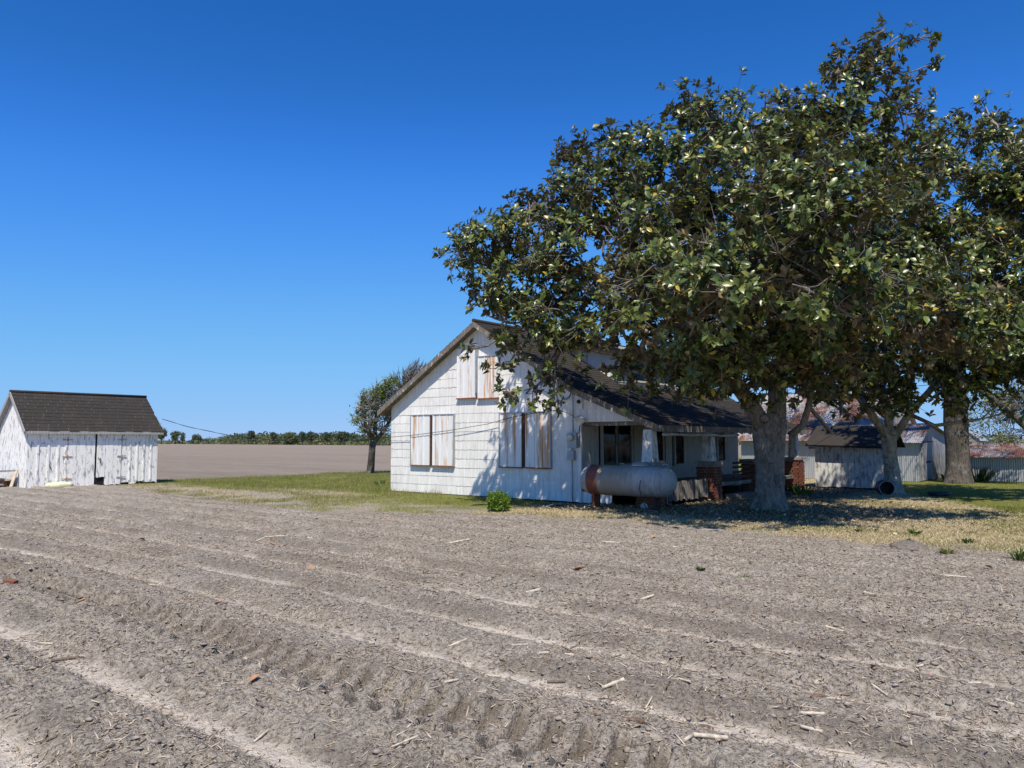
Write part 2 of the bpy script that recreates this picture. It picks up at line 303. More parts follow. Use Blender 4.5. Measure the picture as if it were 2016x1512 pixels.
class MB:
    def __init__(s): s.v = []; s.f = []; s.sm = []
    def add(s, vs, fs, smooth=False):
        o = len(s.v); s.v += [tuple(q) for q in vs]; s.f += [tuple(i + o for i in f) for f in fs]; s.sm += [smooth] * len(fs); return s
    def box(s, x0, x1, y0, y1, z0, z1):
        return s.add([(x0, y0, z0), (x1, y0, z0), (x1, y1, z0), (x0, y1, z0), (x0, y0, z1), (x1, y0, z1), (x1, y1, z1), (x0, y1, z1)],
                     [(0, 3, 2, 1), (4, 5, 6, 7), (0, 1, 5, 4), (1, 2, 6, 5), (2, 3, 7, 6), (3, 0, 4, 7)])
    def hexa(s, a, b):   # two quads (4 points each), joined
        return s.add(list(a) + list(b), [(3, 2, 1, 0), (4, 5, 6, 7), (0, 1, 5, 4), (1, 2, 6, 5), (2, 3, 7, 6), (3, 0, 4, 7)])
    def bar(s, p, q, wx, wz, up=(0, 0, 1)):
        p, q = Vector(p), Vector(q); d = (q - p).normalized(); sd_ = d.cross(Vector(up)).normalized(); u_ = sd_.cross(d)
        A = [p + sd_ * (i * wx / 2) + u_ * (j * wz / 2) for i, j in ((-1, -1), (1, -1), (1, 1), (-1, 1))]
        return s.hexa(A, [a + (q - p) for a in A])
    def tube(s, pts, rad, n=8, cap=True, wob=0.0, smooth=True):
        pts = [Vector(p) for p in pts]; o = len(s.v); N = len(pts)
        if isinstance(rad, (int, float)): rad = [rad] * N
        t0 = (pts[1] - pts[0]).normalized(); a = t0.orthogonal().normalized()
        for i, p in enumerate(pts):
            t = (pts[min(i + 1, N - 1)] - pts[max(i - 1, 0)]).normalized()
            a = (a - t * a.dot(t)); a = a.normalized() if a.length > 1e-5 else t.orthogonal().normalized(); b = t.cross(a)
            for j in range(n):
                th = 2 * math.pi * j / n; r = rad[i] * (1 + wob * (random.random() - 0.5))
                s.v.append(tuple(p + a * (math.cos(th) * r) + b * (math.sin(th) * r)))
        for i in range(N - 1):
            for j in range(n):
                s.f.append((o + i * n + j, o + i * n + (j + 1) % n, o + (i + 1) * n + (j + 1) % n, o + (i + 1) * n + j)); s.sm.append(smooth)
        if cap:
            s.f.append(tuple(o + j for j in reversed(range(n)))); s.f.append(tuple(o + (N - 1) * n + j for j in range(n))); s.sm += [False, False]
        return s
    def lathe(s, prof, n=32, axis='z', c=(0, 0, 0)):   # prof: (r, h)
        o = len(s.v)
        for r, h in prof:
            for j in range(n):
                th = 2 * math.pi * j / n; x, y = r * math.cos(th), r * math.sin(th)
                q = (x, y, h) if axis == 'z' else ((h, x, y) if axis == 'x' else (y, h, x))
                s.v.append((q[0] + c[0], q[1] + c[1], q[2] + c[2]))
        for i in range(len(prof) - 1):
            for j in range(n):
                s.f.append((o + i * n + j, o + i * n + (j + 1) % n, o + (i + 1) * n + (j + 1) % n, o + (i + 1) * n + j)); s.sm.append(True)
        s.f.append(tuple(o + j for j in reversed(range(n)))); s.f.append(tuple(o + (len(prof) - 1) * n + j for j in range(n))); s.sm += [True, True]
        return s
    def mesh(s, name, mat=None, origin=None):
        me = bpy.data.meshes.new(name); v = s.v
        if origin is not None: v = [(a[0] - origin[0], a[1] - origin[1], a[2] - origin[2]) for a in v]
        me.from_pydata(v, [], s.f); me.polygons.foreach_set('use_smooth', s.sm)
        if mat is not None: me.materials.append(mat)
        me.update(); return me
    def obj(s, name, mat, parent=None, loc=None):
        """geometry given in world coordinates; origin goes to the middle of its foot"""
        a = np.array(s.v); o = loc if loc is not None else (float(a[:, 0].mean()), float(a[:, 1].mean()), float(a[:, 2].min()))
        return link(name, s.mesh(name, mat, o), None, parent, o)
def clip(poly, keep):   # keep: list of (nx, nz, c), inside when nx*x+nz*z <= c
    for nx, nz, c in keep:
        out = []
        for i in range(len(poly)):
            a, b = poly[i], poly[(i + 1) % len(poly)]; da = nx * a[0] + nz * a[1] - c; db = nx * b[0] + nz * b[1] - c
            if da <= 0: out.append(a)
            if (da < 0 < db) or (db < 0 < da):
                t = da / (da - db); out.append((a[0] + t * (b[0] - a[0]), a[1] + t * (b[1] - a[1])))
        poly = out
        if len(poly) < 3: return []
    return poly
def slab(poly, to3, d0, d1):   # extrude a 2D polygon between depths d0 (back) and d1(p) (front)
    m = MB(); n = len(poly); fr = [to3(p, d1(p) if callable(d1) else d1) for p in poly]; bk = [to3(p, d0) for p in poly]
    return m.add(fr + bk, [tuple(range(n)), tuple(range(2 * n - 1, n - 1, -1))] + [(i, i + n, (i + 1) % n + n, (i + 1) % n) for i in range(n)])

# ------------------------------------------------------------------ the ground
def edge_of(X): return np.interp(X, [-60, -27, -22, -18, -14, -12, -10.5, -7, 0, 12], [12.3, 12.2, 11.3, 10.8, 10.5, 12.0, 13.3, 13.3, 13.1, 13.0])
def masks(X, Y):
    wob = (fbm(X * 0.9, Y * 0.9, 3, 2) - 0.5) * 1.6 + (fbm(X * 4, Y * 4, 2, 5) - 0.5) * 0.8
    e = edge_of(X) + wob * 0.8
    yard = ss(-0.35, 0.35, Y - e); west = ss(-0.6, 0.6, X + 30.6 + wob)      # west: 1 inside yard
    far = np.maximum(1 - west, ss(36, 42, np.hypot(X, Y)) * ss(0.0, 1.0, -30 - X)); far = np.clip(far, 0, 1)
    yard = yard * west * ss(8.7, 9.6, Y + 0.4 * wob)
    pat = fbm(X * 0.55, Y * 0.55, 3, 4); pf = fbm(X * 2.2, Y * 2.2, 3, 1)
    # lawn on the west side of the house
    wst = ss(-11.0, -12.5, X)
    lush = ss(13.2, 14.6, Y + wob * 0.7)
    gw = wst * np.clip(lush + (1 - lush) * ss(0.42, 0.58, 0.6 * pat + 0.4 * pf) * 0.8, 0, 1)
    gw = gw * (1 - 0.8 * np.exp(-(((X + 24) / 3.2) ** 2 + ((Y - 12.9) / 0.8) ** 2))) * (1 - 0.8 * np.exp(-(((X + 20) / 2.4) ** 2 + ((Y - 14.6) / 0.6) ** 2)))
    # lawn on the east side
    est = ss(-13, -11.5, X)
    ge = est * ss(-0.6, 1.0, Y - (23.0 - (X + 4.3) * 1.8) + 1.2 * wob)
    d1 = np.hypot(X + 6.6, Y - 17.6)
    lit = np.exp(-(d1 / 3.7) ** 4) * ss(-9.5, -7.5, X + wob) ; lit = np.maximum(lit, est * ss(-0.5, 0.5, -6.6 - X) * ss(13.9, 15, Y) * ss(30, 27, Y) * 0.9)
    lit = lit * est
    green = np.clip(gw + ge * (1 - 0.7 * lit), 0, 1) * yard
    dry = np.clip(yard - green, 0, 1) * np.where(wst > 0.5, 0.75 * ss(0.35, 0.6, pf), ss(0.22, 0.5, pf * 0.6 + 0.4 * pat + 0.1))
    dry = dry * (1 - lit)
    return dict(yard=yard, far=far, lawn=green, dry=np.clip(dry, 0, 1), litter=np.clip(lit * yard * (1 - 0.6 * green), 0, 1))
ROW, V0 = 0.885, 5.92
def height(X, Y, fine=True):
    mk_y = ss(-0.8, 0.3, Y - edge_of(X)); near = ss(70, 40, np.hypot(X, Y)); infield = (1 - mk_y)
    wig = (fbm(X * 0.35, Y * 0.35, 2, 3) - 0.5) * 0.14
    ph = (Y + wig - V0) / ROW; row = np.round(ph); d = np.abs(ph - row) * ROW
    rv = 0.75 + 0.5 * vn(row * 3.7, row * 0 + 2.0, 6)
    relief = infield * ss(13.2, 10.5, Y) * near
    h = 0.075 * rv * ss(0.06, 0.27, d) * (0.25 + 0.75 * relief) * infield * near
    rough = (0.22 + 0.78 * ss(0.07, 0.2, d)) * (0.35 + 0.65 * infield) * near
    big = fbm(X * 3.2, Y * 3.2, 2, 1) - 0.5
    h = h + rough * infield * 0.045 * big + (fbm(X * 0.5, Y * 0.5, 2, 5) - 0.5) * 0.06 * near * (0.3 + 0.7 * mk_y)
    if fine:
        f1, f2 = worley(X * 7.5 + 0.6 * fbm(X * 9, Y * 9, 2), Y * 7.5, 2)
        h = h + rough * infield * 0.030 * (0.55 - f1) * ss(0.45, 0.62, fbm(X * 1.7, Y * 1.7, 2, 7) + 0.12)
        h = h + rough * (0.030 * (fbm(X * 14, Y * 14, 3, 0) - 0.5) + 0.016 * (vn(X * 47, Y * 47, 2) - 0.5)) * (0.5 + 0.5 * infield)
        g1, g2 = worley(X * 3.1 + 0.5 * fbm(X * 6, Y * 6, 2, 3), Y * 3.1 + 0.5 * fbm(X * 6 + 9, Y * 6, 2, 4), 4)
        crack = 1.7 * ss(0.04, 0.0, g2 - g1) * ss(0.40, 0.55, fbm(X * 0.9 + 3, Y * 0.9, 2, 6)) * infield
        h = h - 0.020 * crack * near
    lug = np.sin(6.2832 * (X / .21 + (Y - 3.27) * 1.1 + .25 * vn(X * 2, Y * 2, 1))); bandm = ss(.30, .20, np.abs(Y + wig - 3.27)) * ss(.0, 1.0, -X - 1.0) * infield
    h = h + bandm * (.035 - .075 * ss(-.3, .4, lug))
    dd = np.hypot(X + 6.57, Y - 17.15); h = h + 0.07 * np.exp(-(dd / 1.3) ** 2)
    return h
a_d = np.linspace(R(-44), R(44), 880); a_c = np.linspace(R(44), R(316), 74)[1:-1]
ang = np.concatenate([a_d, a_c]) + math.pi / 2 + YAW
t = np.linspace(0, 1, 700); r0, r1 = 2.7, 46.0
rad = (r0 ** -0.55 + (r1 ** -0.55 - r0 ** -0.55) * t) ** (-1 / 0.55)
rad = np.concatenate([[0.4, 1.0, 1.6, 2.1, 2.45], rad, np.geomspace(48, 6000, 46)])
NR, NA = len(rad), len(ang)
GX = rad[:, None] * np.cos(ang)[None]; GY = rad[:, None] * np.sin(ang)[None]
mk = masks(GX, GY); GZ = height(GX, GY)
under = (GX > -18.2) & (GX < -9.0) & (GY > 16.7) & (GY < 26.2); GZ = np.where(under, GZ - 0.1, GZ)
wigg = (fbm(GX * 0.35, GY * 0.35, 2, 3) - 0.5) * 0.14
ph = (GY + wigg - V0) / ROW; dfu = np.abs(ph - np.round(ph)) * ROW
infl = (1 - mk['yard']) * (1 - mk['far'])
edge_n = fbm(GX * 5, GY * 5, 3, 2); run = fbm(GX * 0.45, GY * 1.1, 2, 1)
lugband = ss(.32, .2, np.abs(GY + wigg - 3.27))
silt = (1 - .8 * lugband) * ss(0.13, 0.025, dfu - 0.11 * (edge_n - 0.5)) * infl * np.maximum(0.65 + 0.35 * ss(0.3, 0.55, run), ss(4.5, 6, GY) * .95) * (.5 + .5 * ss(13.0, 10.5, GY))
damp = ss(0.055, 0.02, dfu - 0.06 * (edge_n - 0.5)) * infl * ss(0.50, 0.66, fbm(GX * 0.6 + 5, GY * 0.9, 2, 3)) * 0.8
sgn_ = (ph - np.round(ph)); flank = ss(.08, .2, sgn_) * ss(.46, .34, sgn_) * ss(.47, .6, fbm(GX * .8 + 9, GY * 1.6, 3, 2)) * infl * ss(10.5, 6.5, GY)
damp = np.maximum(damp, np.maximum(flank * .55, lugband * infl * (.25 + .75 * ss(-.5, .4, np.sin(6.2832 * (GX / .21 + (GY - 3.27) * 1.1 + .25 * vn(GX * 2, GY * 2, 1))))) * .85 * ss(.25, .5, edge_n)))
V = np.stack([GX, GY, GZ], -1).reshape(-1, 3); V = np.concatenate([V, [[0, 0, 0]]])
i, j = np.meshgrid(np.arange(NR - 1), np.arange(NA), indexing='ij'); j2 = (j + 1) % NA
Q = np.stack([i * NA + j, (i + 1) * NA + j, (i + 1) * NA + j2, i * NA + j2], -1).reshape(-1, 4)
jj = np.arange(NA); T3 = np.stack([jj, (jj + 1) % NA, np.full(NA, NR * NA)], -1)
fl = lambda a: np.concatenate([a.ravel(), [0]])
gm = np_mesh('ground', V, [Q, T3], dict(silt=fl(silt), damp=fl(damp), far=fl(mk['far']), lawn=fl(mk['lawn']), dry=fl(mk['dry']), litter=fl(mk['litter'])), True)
ground = link('ground', gm, M['ground']); tag(ground, 'bare furrowed field and worn farmyard ground', None, None, 'structure')
def gz(x, y): return float(height(np.array([float(x)]), np.array([float(y)]))[0])

# ------------------------------------------------------------------ grass, straw, clods
def blades(name, P, h, wd, cols, label, lean=0.5, mat='blade', cat='grass'):
    n = len(P); th = rng.random(n) * 2 * np.pi; ln = rng.random(n) * lean * h; la = rng.random(n) * 2 * np.pi
    sx = np.stack([np.cos(th), np.sin(th), np.zeros(n)], -1) * (wd / 2)[:, None]
    tip = P + np.stack([np.cos(la) * ln, np.sin(la) * ln, h], -1)
    V = np.stack([P - sx, P + sx, tip], 1).reshape(-1, 3); Fi = np.arange(3 * n).reshape(-1, 3)
    me = np_mesh(name, V, [Fi], cols=np.repeat(cols, 3, 0)); o = link(name, me, M[mat]); tag(o, label, cat, None, 'stuff'); return o
def scatter(n, x0, x1, y0, y1): return x0 + rng.random(n) * (x1 - x0), y0 + rng.random(n) * (y1 - y0)
def visible(x, y, slack=40):
    d = x * _f.x + y * _f.y; s = x * _r.x + y * _r.y
    return (d > 2.5) & (np.abs(s) < d * (1008 + slack + 90) / F)
def in_house(x, y): return (x > -18.45) & (x < -9.0) & (y > 16.38) & (y < 26.3)
xs, ys = [], []
for (nn, *bx) in ((260000, -33, -11, 9.5, 27), (150000, -12, 9, 12.5, 36), (170000, -11, 2, 12.3, 22)):
    a, b = scatter(nn, *bx); xs.append(a); ys.append(b)
x = np.concatenate(xs); y = np.concatenate(ys); keep = visible(x, y) & ~in_house(x, y); x, y = x[keep], y[keep]
mk2 = masks(x, y); u_ = rng.random(len(x)); cl = fbm(x * 3, y * 3, 2, 6)
kg = u_ < mk2['lawn'] * (0.25 + 0.9 * ss(0.3, 0.6, cl)); xg, yg = x[kg], y[kg]; n = len(xg)
hh = (0.018 + 0.06 * rng.random(n) ** 1.6) * (0.7 + 0.9 * vn(xg * 1.3, yg * 1.3, 3)) * np.where(xg < -16, 1.15, 0.75)
hh = hh * (1 + 1.6 * ((np.abs(yg - 16.1) < .35) & (xg > -19) & (xg < -11)) * rng.random(n))
cc = np.array([0.152, 0.195, 0.038]) * (0.6 + 0.8 * rng.random((n, 1))) + rng.random((n, 1)) * np.array([0.06, 0.03, 0.01])
dead = rng.random(n) < 0.20 + .3 * ss(.45, .65, fbm(xg * .7, yg * .7, 3, 2)) + 0.5 * (1 - mk2['lawn'][kg]); cc[dead] = np.array([0.40, 0.32, 0.16]) * (0.7 + 0.5 * rng.random((dead.sum(), 1)))
blades('grass', np.stack([xg, yg, height(xg, yg, False) - 0.01], -1), hh, 0.009 + 0.008 * rng.random(n), cc, 'short patchy green lawn grass around the farmhouse')
kd = u_ < np.clip(mk2['dry'] * 1.1 + 0.15 * mk2['litter'], 0, 1); xd, yd = x[kd], y[kd]; n = len(xd)
cc = np.array([0.62, 0.52, 0.31]) * (0.55 + 0.7 * rng.random((n, 1))); gr = rng.random(n) < 0.04 + .45 * ss(.52, .66, fbm(xd * .9 + 4, yd * .9, 3, 3)); cc[gr] = np.array([0.19, 0.21, 0.05]) * (.6 + .7 * rng.random((gr.sum(), 1)))
blades('dry_grass', np.stack([xd, yd, height(xd, yd, False) - 0.005], -1), 0.015 + 0.035 * rng.random(n), 0.010 + 0.010 * rng.random(n), cc, 'bleached dead grass along the edge of the field', 2.2)

def sticks(name, P, L, rd, th, tilt, cols, label, cat='straw'):
    n = len(P); d = np.stack([np.cos(th) * np.cos(tilt), np.sin(th) * np.cos(tilt), np.sin(tilt)], -1)
    s = np.stack([-np.sin(th), np.cos(th), np.zeros(n)], -1); u = np.cross(d, s)
    V = []
    for e in (-0.5, 0.5):
        for a in (0.5, 2.594, 4.69):
            V.append(P + d * (L * e)[:, None] + s * (rd * math.cos(a) * 1.3)[:, None] + u * (rd * math.sin(a))[:, None])
    V = np.stack(V, 1).reshape(-1, 3); b = np.arange(n)[:, None] * 6
    Q = np.concatenate([b + np.array(q) for q in ((0, 1, 4, 3), (1, 2, 5, 4), (2, 0, 3, 5))]); Tt = np.concatenate([b + np.array(q) for q in ((2, 1, 0), (3, 4, 5))])
    me = np_mesh(name, V, [Q, Tt], cols=np.repeat(cols, 6, 0)); o = link(name, me, M['bits']); return tag(o, label, cat, None, 'stuff')
def straw_cols(n):
    q = rng.random(n); c = np.where(q[:, None] < 0.6, np.array([0.50, 0.42, 0.33]), np.where(q[:, None] < 0.92, np.array([0.34, 0.27, 0.20]), np.array([0.11, 0.08, 0.06])))
    return c * (0.7 + 0.6 * rng.random((n, 1)))
x, y = scatter(430000, -27, 4, 1.5, 14); dd = np.hypot(x, y); u_ = rng.random(len(x))
keep = visible(x, y) & (y < edge_of(x) + 0.4) & (u_ < np.clip(11.0 / dd, 0.22, 1.0) * (0.15 + 1.1 * ss(0.3, 0.65, fbm(x * 1.2, y * 1.2, 3, 5))))
x, y = x[keep], y[keep]; n = len(x); sz = rng.random(n) ** 3
sticks('straw', np.stack([x, y, height(x, y) + 0.003], -1), 0.016 + 0.028 * rng.random(n) + 0.07 * sz ** 3, 0.0010 + 0.003 * sz ** 2 + 0.001 * rng.random(n), rng.random(n) * 6.283, (rng.random(n) - 0.5) * 0.9, straw_cols(n), 'fine chopped straw littered over the bare field soil')
# soil clods
ico = np.array([(0, 0, 1), (0.89, 0, 0.45), (0.28, 0.85, 0.45), (-0.72, 0.53, 0.45), (-0.72, -0.53, 0.45), (0.28, -0.85, 0.45), (0.72, 0.53, -0.45), (-0.28, 0.85, -0.45), (-0.89, 0, -0.45), (-0.28, -0.85, -0.45), (0.72, -0.53, -0.45), (0, 0, -1)])
icf = np.array([(0, 1, 2), (0, 2, 3), (0, 3, 4), (0, 4, 5), (0, 5, 1), (1, 6, 2), (2, 7, 3), (3, 8, 4), (4, 9, 5), (5, 10, 1), (2, 6, 7), (3, 7, 8), (4, 8, 9), (5, 9, 10), (1, 10, 6), (11, 7, 6), (11, 8, 7), (11, 9, 8), (11, 10, 9), (11, 6, 10)])
x, y = scatter(60000, -18, 3, 1.5, 13); keep = visible(x, y) & (y < edge_of(x)); x, y = x[keep], y[keep]; dd = np.hypot(x, y)
keep = rng.random(len(x)) < np.clip(9 / dd, 0.3, 1) * ss(0.42, 0.62, fbm(x * 1.7, y * 1.7, 2, 7) + 0.1); x, y = x[keep], y[keep]; n = len(x)
sz = 0.005 + 0.020 * rng.random(n) ** 3.5
S = sz[:, None, None] * (0.45 + 1.1 * rng.random((n, 12, 1))) * np.array([1.3, 0.95, 0.45]); VV = ico[None] * S
th = rng.random(n) * 6.28; c_, s_ = np.cos(th)[:, None], np.sin(th)[:, None]
VV = np.stack([VV[..., 0] * c_ - VV[..., 1] * s_, VV[..., 0] * s_ + VV[..., 1] * c_, VV[..., 2]], -1) + np.stack([x, y, height(x, y) + sz * 0.15], -1)[:, None]
me = np_mesh('soil_clods', VV.reshape(-1, 3), [(np.arange(n)[:, None, None] * 12 + icf[None]).reshape(-1, 3)])
tag(link('soil_clods', me, M['clod']), 'crumbly grey brown soil clods on the field beds', 'soil', None, 'stuff')
print('ground stuff done', n)

# ------------------------------------------------------------------ farmhouse
PKX, PKZ, BRX, EVX, LEX, YF, YW, YR = -14.69, 5.0, -11.3, -8.82, -18.78, 16.16, 16.4, 26.3
def roofz(X):
    if X < PKX: return PKZ - 0.6 * (PKX - X)
    zb = PKZ - 0.597 * (BRX - PKX)
    return PKZ - 0.597 * (X - PKX) if X < BRX else zb - 0.402 * (X - BRX)
hs_ = thing('farmhouse', (-14.0, 21.0, 0), 'old white shingled farmhouse with dark roof, porch and tin-covered windows', 'house')
T = 0.11
XL, XR = -18.4, -11.2
# walls
polyA = [(XL, 0.03), (XR, 0.03), (XR, roofz(XR) - T - .02), (PKX, PKZ - T - .03), (XL, roofz(XL) - T - .02)]
gw = slab(polyA, lambda p, d: (p[0], d, p[1]), YW + 0.12, YW).obj('gable_wall', M['siding'], hs_)
polyB = [(XR, 2.07), (EVX + .06, 2.07 - 0.05), (EVX + .06, roofz(EVX + .06) - T + .01), (XR, roofz(XR) - T - .02)]
pb = [(XR + .002, 2.07), (-9.22, 2.07), (XR + .002, roofz(XR) - T - .02)]
pb = [(XR + .002, 2.07), (-9.40, 2.07), (-9.40, roofz(-9.40) - T - .02), (XR + .002, roofz(XR) - T - .02)]
pgw = slab(pb, lambda p, d: (p[0], d, p[1]), YW + 0.10, YW).obj('porch_gable', M['siding'], hs_)
def halfplanes(poly):
    out = []; n = len(poly)
    for q in range(n):
        a, b = poly[q], poly[(q + 1) % n]; nx, nz = b[1] - a[1], -(b[0] - a[0]); out.append((nx, nz, nx * a[0] + nz * a[1]))
    return out
hpA, hpB = halfplanes(polyA), halfplanes(pb)
rs = random.Random(3); EXPO, SW = 0.262, 0.612
def shingle_poly(x0, x1, z0, z1, wave):
    n = 7; return [(x0 + (x1 - x0) * q / n, z0 + 0.008 * math.sin(q * 2.1 + wave) + rs.uniform(-.005, .005)) for q in range(n + 1)] + [(x1, z1), (x0, z1)]
for row in range(20):
    z0 = 0.02 + row * EXPO; off = (row % 2) * SW / 2 + 0.06
    for cidx in range(-1, 16):
        x0 = XL - SW + off + cidx * SW; x1 = x0 + SW - 0.003
        for hp, par in ((hpA, gw), (hpB, pgw)):
            po = clip(shingle_poly(x0, x1, z0, z0 + EXPO - 0.004, rs.random() * 6), hp)
            if len(po) < 3: continue
            xsz = [p_[0] for p_ in po]; zz = [p_[1] for p_ in po]
            if (max(xsz) - min(xsz)) < 0.03 or (max(zz) - min(zz)) < 0.02: continue
            lift = rs.uniform(0.005, 0.011)
            slab(po, lambda p_, d: (p_[0], d, p_[1]), YW - 0.001, lambda p_, z0=z0, l=lift: YW - 0.005 - l * (1 - (p_[1] - z0) / EXPO)).obj('shingle', M['siding'], par)
MB().box(XL - .004, XL + .12, YW + .121, YR, 0.03, roofz(XL) - T - .03).obj('side_wall', M['siding'], hs_)
slab([(XL, .03), (XR, .03), (XR, roofz(XR) - T - .02), (PKX, PKZ - T - .03), (XL, roofz(XL) - T - .02)], lambda p, d: (p[0], d, p[1]), YR, YR - .12).obj('rear_wall', M['siding'], hs_)
MB().box(XR - .05, XR + .04, YW - .03, YW + .02, 0.02, 2.06).obj('corner_board', M['siding'], hs_)
# roof deck and courses
def deck(x0, x1, name):
    A = [(x0, YF, roofz(x0) - T), (x1, YF, roofz(x1) - T), (x1, YR + .25, roofz(x1) - T), (x0, YR + .25, roofz(x0) - T)]
    B = [(p[0], p[1], p[2] + T - .012) for p in A]; return MB().hexa(A, B).obj(name, M['brownwood'], hs_)
dk = [deck(LEX, PKX - .001, 'roof_deck'), deck(PKX + .001, BRX - .001, 'roof_deck'), deck(BRX + .001, EVX, 'roof_deck')]
def courses(x0, x1, par, y0, y1, zf, expo=0.145, sag=0.0):
    m = MB(); L = abs(x1 - x0) * 1.12; n = int(L / expo); r2 = random.Random(5)
    for q in range(n):
        a, b = x0 + (x1 - x0) * q / n, x0 + (x1 - x0) * (q + 1.03) / n; y = y0 - r2.random() * .3; ov = 0.0
        while y < y1:
            y2 = min(y + 0.31 + r2.uniform(-.01, .01), y1); ya = max(y, y0); lf = 0.006 + r2.random() * 0.009; sh = r2.uniform(-.006, .006)
            if y2 - ya > 0.03:
                P0 = [(a, ya, zf(a) - .005), (a, y2 - .006, zf(a) - .005)]; P1 = [(b + sh, y2 - .006, zf(b) + lf), (b + sh, ya, zf(b) + lf)]
                m.add(P0 + P1 + [(b + sh, ya, zf(b) - .012), (b + sh, y2 - .006, zf(b) - .012)], [(0, 1, 2, 3), (3, 2, 5, 4), (0, 3, 4), (1, 5, 2)])
            y = y2
    o = m.obj('roof_shingles', M['asphalt'], par); o['kind'] = 'stuff'; return o
courses(PKX + .03, BRX + .02, dk[1], YF - .02, YR + .27, roofz); courses(BRX + .03, EVX + .02, dk[2], YF - .02, YR + .27, roofz)
courses(PKX - .03, LEX - .02, dk[0], YF - .02, YR + .27, roofz)
MB().tube([(PKX, YF - .03, PKZ + .02), (PKX, YR + .28, PKZ + .02)], 0.055, 8).obj('ridge_cap', M['asphalt'], hs_)
# rake boards and soffits
def rake(x0, x1, nm='rake_board', hgt=0.17):
    for ya, yb, dz0, dz1, mt, nm_ in ((YF - .035, YF - .005, -.012 - hgt, -.014, 'rakewood', nm),):
        A = [(x0, ya, roofz(x0) + dz0), (x1, ya, roofz(x1) + dz0), (x1, yb, roofz(x1) + dz0), (x0, yb, roofz(x0) + dz0)]
        B = [(p[0], p[1], p[2] - dz0 + dz1) for p in A]; MB().hexa(A, B).obj(nm_, M[mt], hs_)
    n = max(3, int(abs(x1 - x0) / 0.9))
    A = [(x0, YF, roofz(x0) - T - .045), (x1, YF, roofz(x1) - T - .045), (x1, YW - .02, roofz(x1) - T - .045), (x0, YW - .02, roofz(x0) - T - .045)]
    B = [(p[0], p[1], p[2] + .042) for p in A]; MB().hexa(A, B).obj('soffit', M['brownwood'], hs_)
rake(LEX, PKX); rake(PKX, BRX, hgt=.15); rake(BRX, EVX, hgt=.16)
MB().box(EVX + .002, EVX + .03, YF, YR + .25, roofz(EVX) - T - .06, roofz(EVX) - .02).obj('eave_fascia', M['rakewood'], hs_)
MB().box(LEX - .03, LEX - .002, YF, YR + .25, roofz(LEX) - T - .05, roofz(LEX) - .02).obj('eave_fascia', M['rakewood'], hs_)
for q in range(16):
    yy = YW + .35 + q * 0.62; MB().bar((XR + .05, yy, roofz(XR) - T - .06), (EVX - .01, yy, roofz(EVX) - T - .055), .05, .09).obj('rafter', M['rakewood'], hs_)
# tin window covers
def cover(x0, x1, z0, z1, ribs, name='window_cover', frame=True):
    m = MB(); y = YW - 0.075; pts = []
    for q in range(ribs):
        a, b = x0 + (x1 - x0) * q / ribs, x0 + (x1 - x0) * (q + 1) / ribs; pts += [(a, y), (a + .012, y - .018), (a + .03, y - .018), (a + .042, y), (b - .004, y)]
    pts.append((x1, y)); n = len(pts)
    m.add([(px, py, z0) for px, py in pts] + [(px, py, z1) for px, py in pts], [(q, q + 1, q + 1 + n, q + n) for q in range(n - 1)])
    m.box(x0, x1, y + .004, YW - .022, z0 + .004, z1 - .004)
    o = m.obj(name, M['cover'], hs_); MB().box(x0 - .02, x1 + .02, y - .025, YW - .021, z0 - .032, z0 - .002).obj('rusted_edge', M['rust'], o)
    MB().box(x0 - .02, x1 + .02, y - .022, YW - .021, z1 + .002, z1 + .02).obj('top_edge', M['greymetal'], o); return o
for (x0, x1, z0, z1, gapm) in ((-17.42, -15.64, .86, 2.36, 'rustdark'), (-13.85, -12.12, .88, 2.34, 'rustdark')):
    mid = (x0 + x1) / 2 - .03
    cover(x0, mid - .07, z0, z1, 3); cover(mid + .07, x1, z0, z1, 3)
    MB().box(mid - .068, mid + .068, YW - .05, YW - .02, z0, z1).obj('rusted_gap', M[gapm], hs_)
    MB().box(x0 - .03, x0 - .004, YW - .09, YW - .021, z0 - .02, z1 + .02).obj('side_trim', M['greymetal'], hs_); MB().box(x1 + .004, x1 + .03, YW - .09, YW - .021, z0 - .02, z1 + .02).obj('side_trim', M['greymetal'], hs_)
cover(-15.5, -14.78, 2.83, 4.28, 3, 'attic_cover'); cover(-14.68, -13.94, 2.80, 3.98, 3, 'attic_cover')
MB().box(-14.765, -14.70, YW - .10, YW - .02, 2.95, 4.3).obj('cover_strip', M['greymetal'], hs_)
# porch wall of vertical boards with windows
PX = XR + 0.001
MB().box(XR - .12, XR - .045, YW + .12, YR - .12, 0.03, roofz(XR) - T - .05).obj('porch_wall_backing', M['void'], hs_)
wins = [(17.45, 18.14, .93, 2.06), (18.22, 18.93, .93, 2.06), (20.15, 20.75, 1.0, 2.03), (21.55, 22.1, .88, 1.84), (24.6, 25.15, .92, 1.9)]
pw = MB().box(XR - .04, XR - .02, YW + .13, YR, 1.99, roofz(XR) - T - .06).obj('porch_wall', M['porch_board'], hs_)
rs = random.Random(11); y = YW + .04
while y < YR - .05:
    wdt = 0.205 + rs.uniform(-.01, .01); y2 = min(y + wdt, YR); zs = [(.36, 2.12)]
    for (a, b, z0, z1) in wins:
        if y2 > a and y < b: zs = [(.36, z0 - .06)] + ([(z1 + .06, 2.12)] if z1 < 2.0 else [])
    for z0, z1 in zs: MB().box(XR - .018, XR + rs.uniform(.0, .007), y, y2 - .012, z0, z1).obj('board', M['porch_board'], pw)
    y = y2
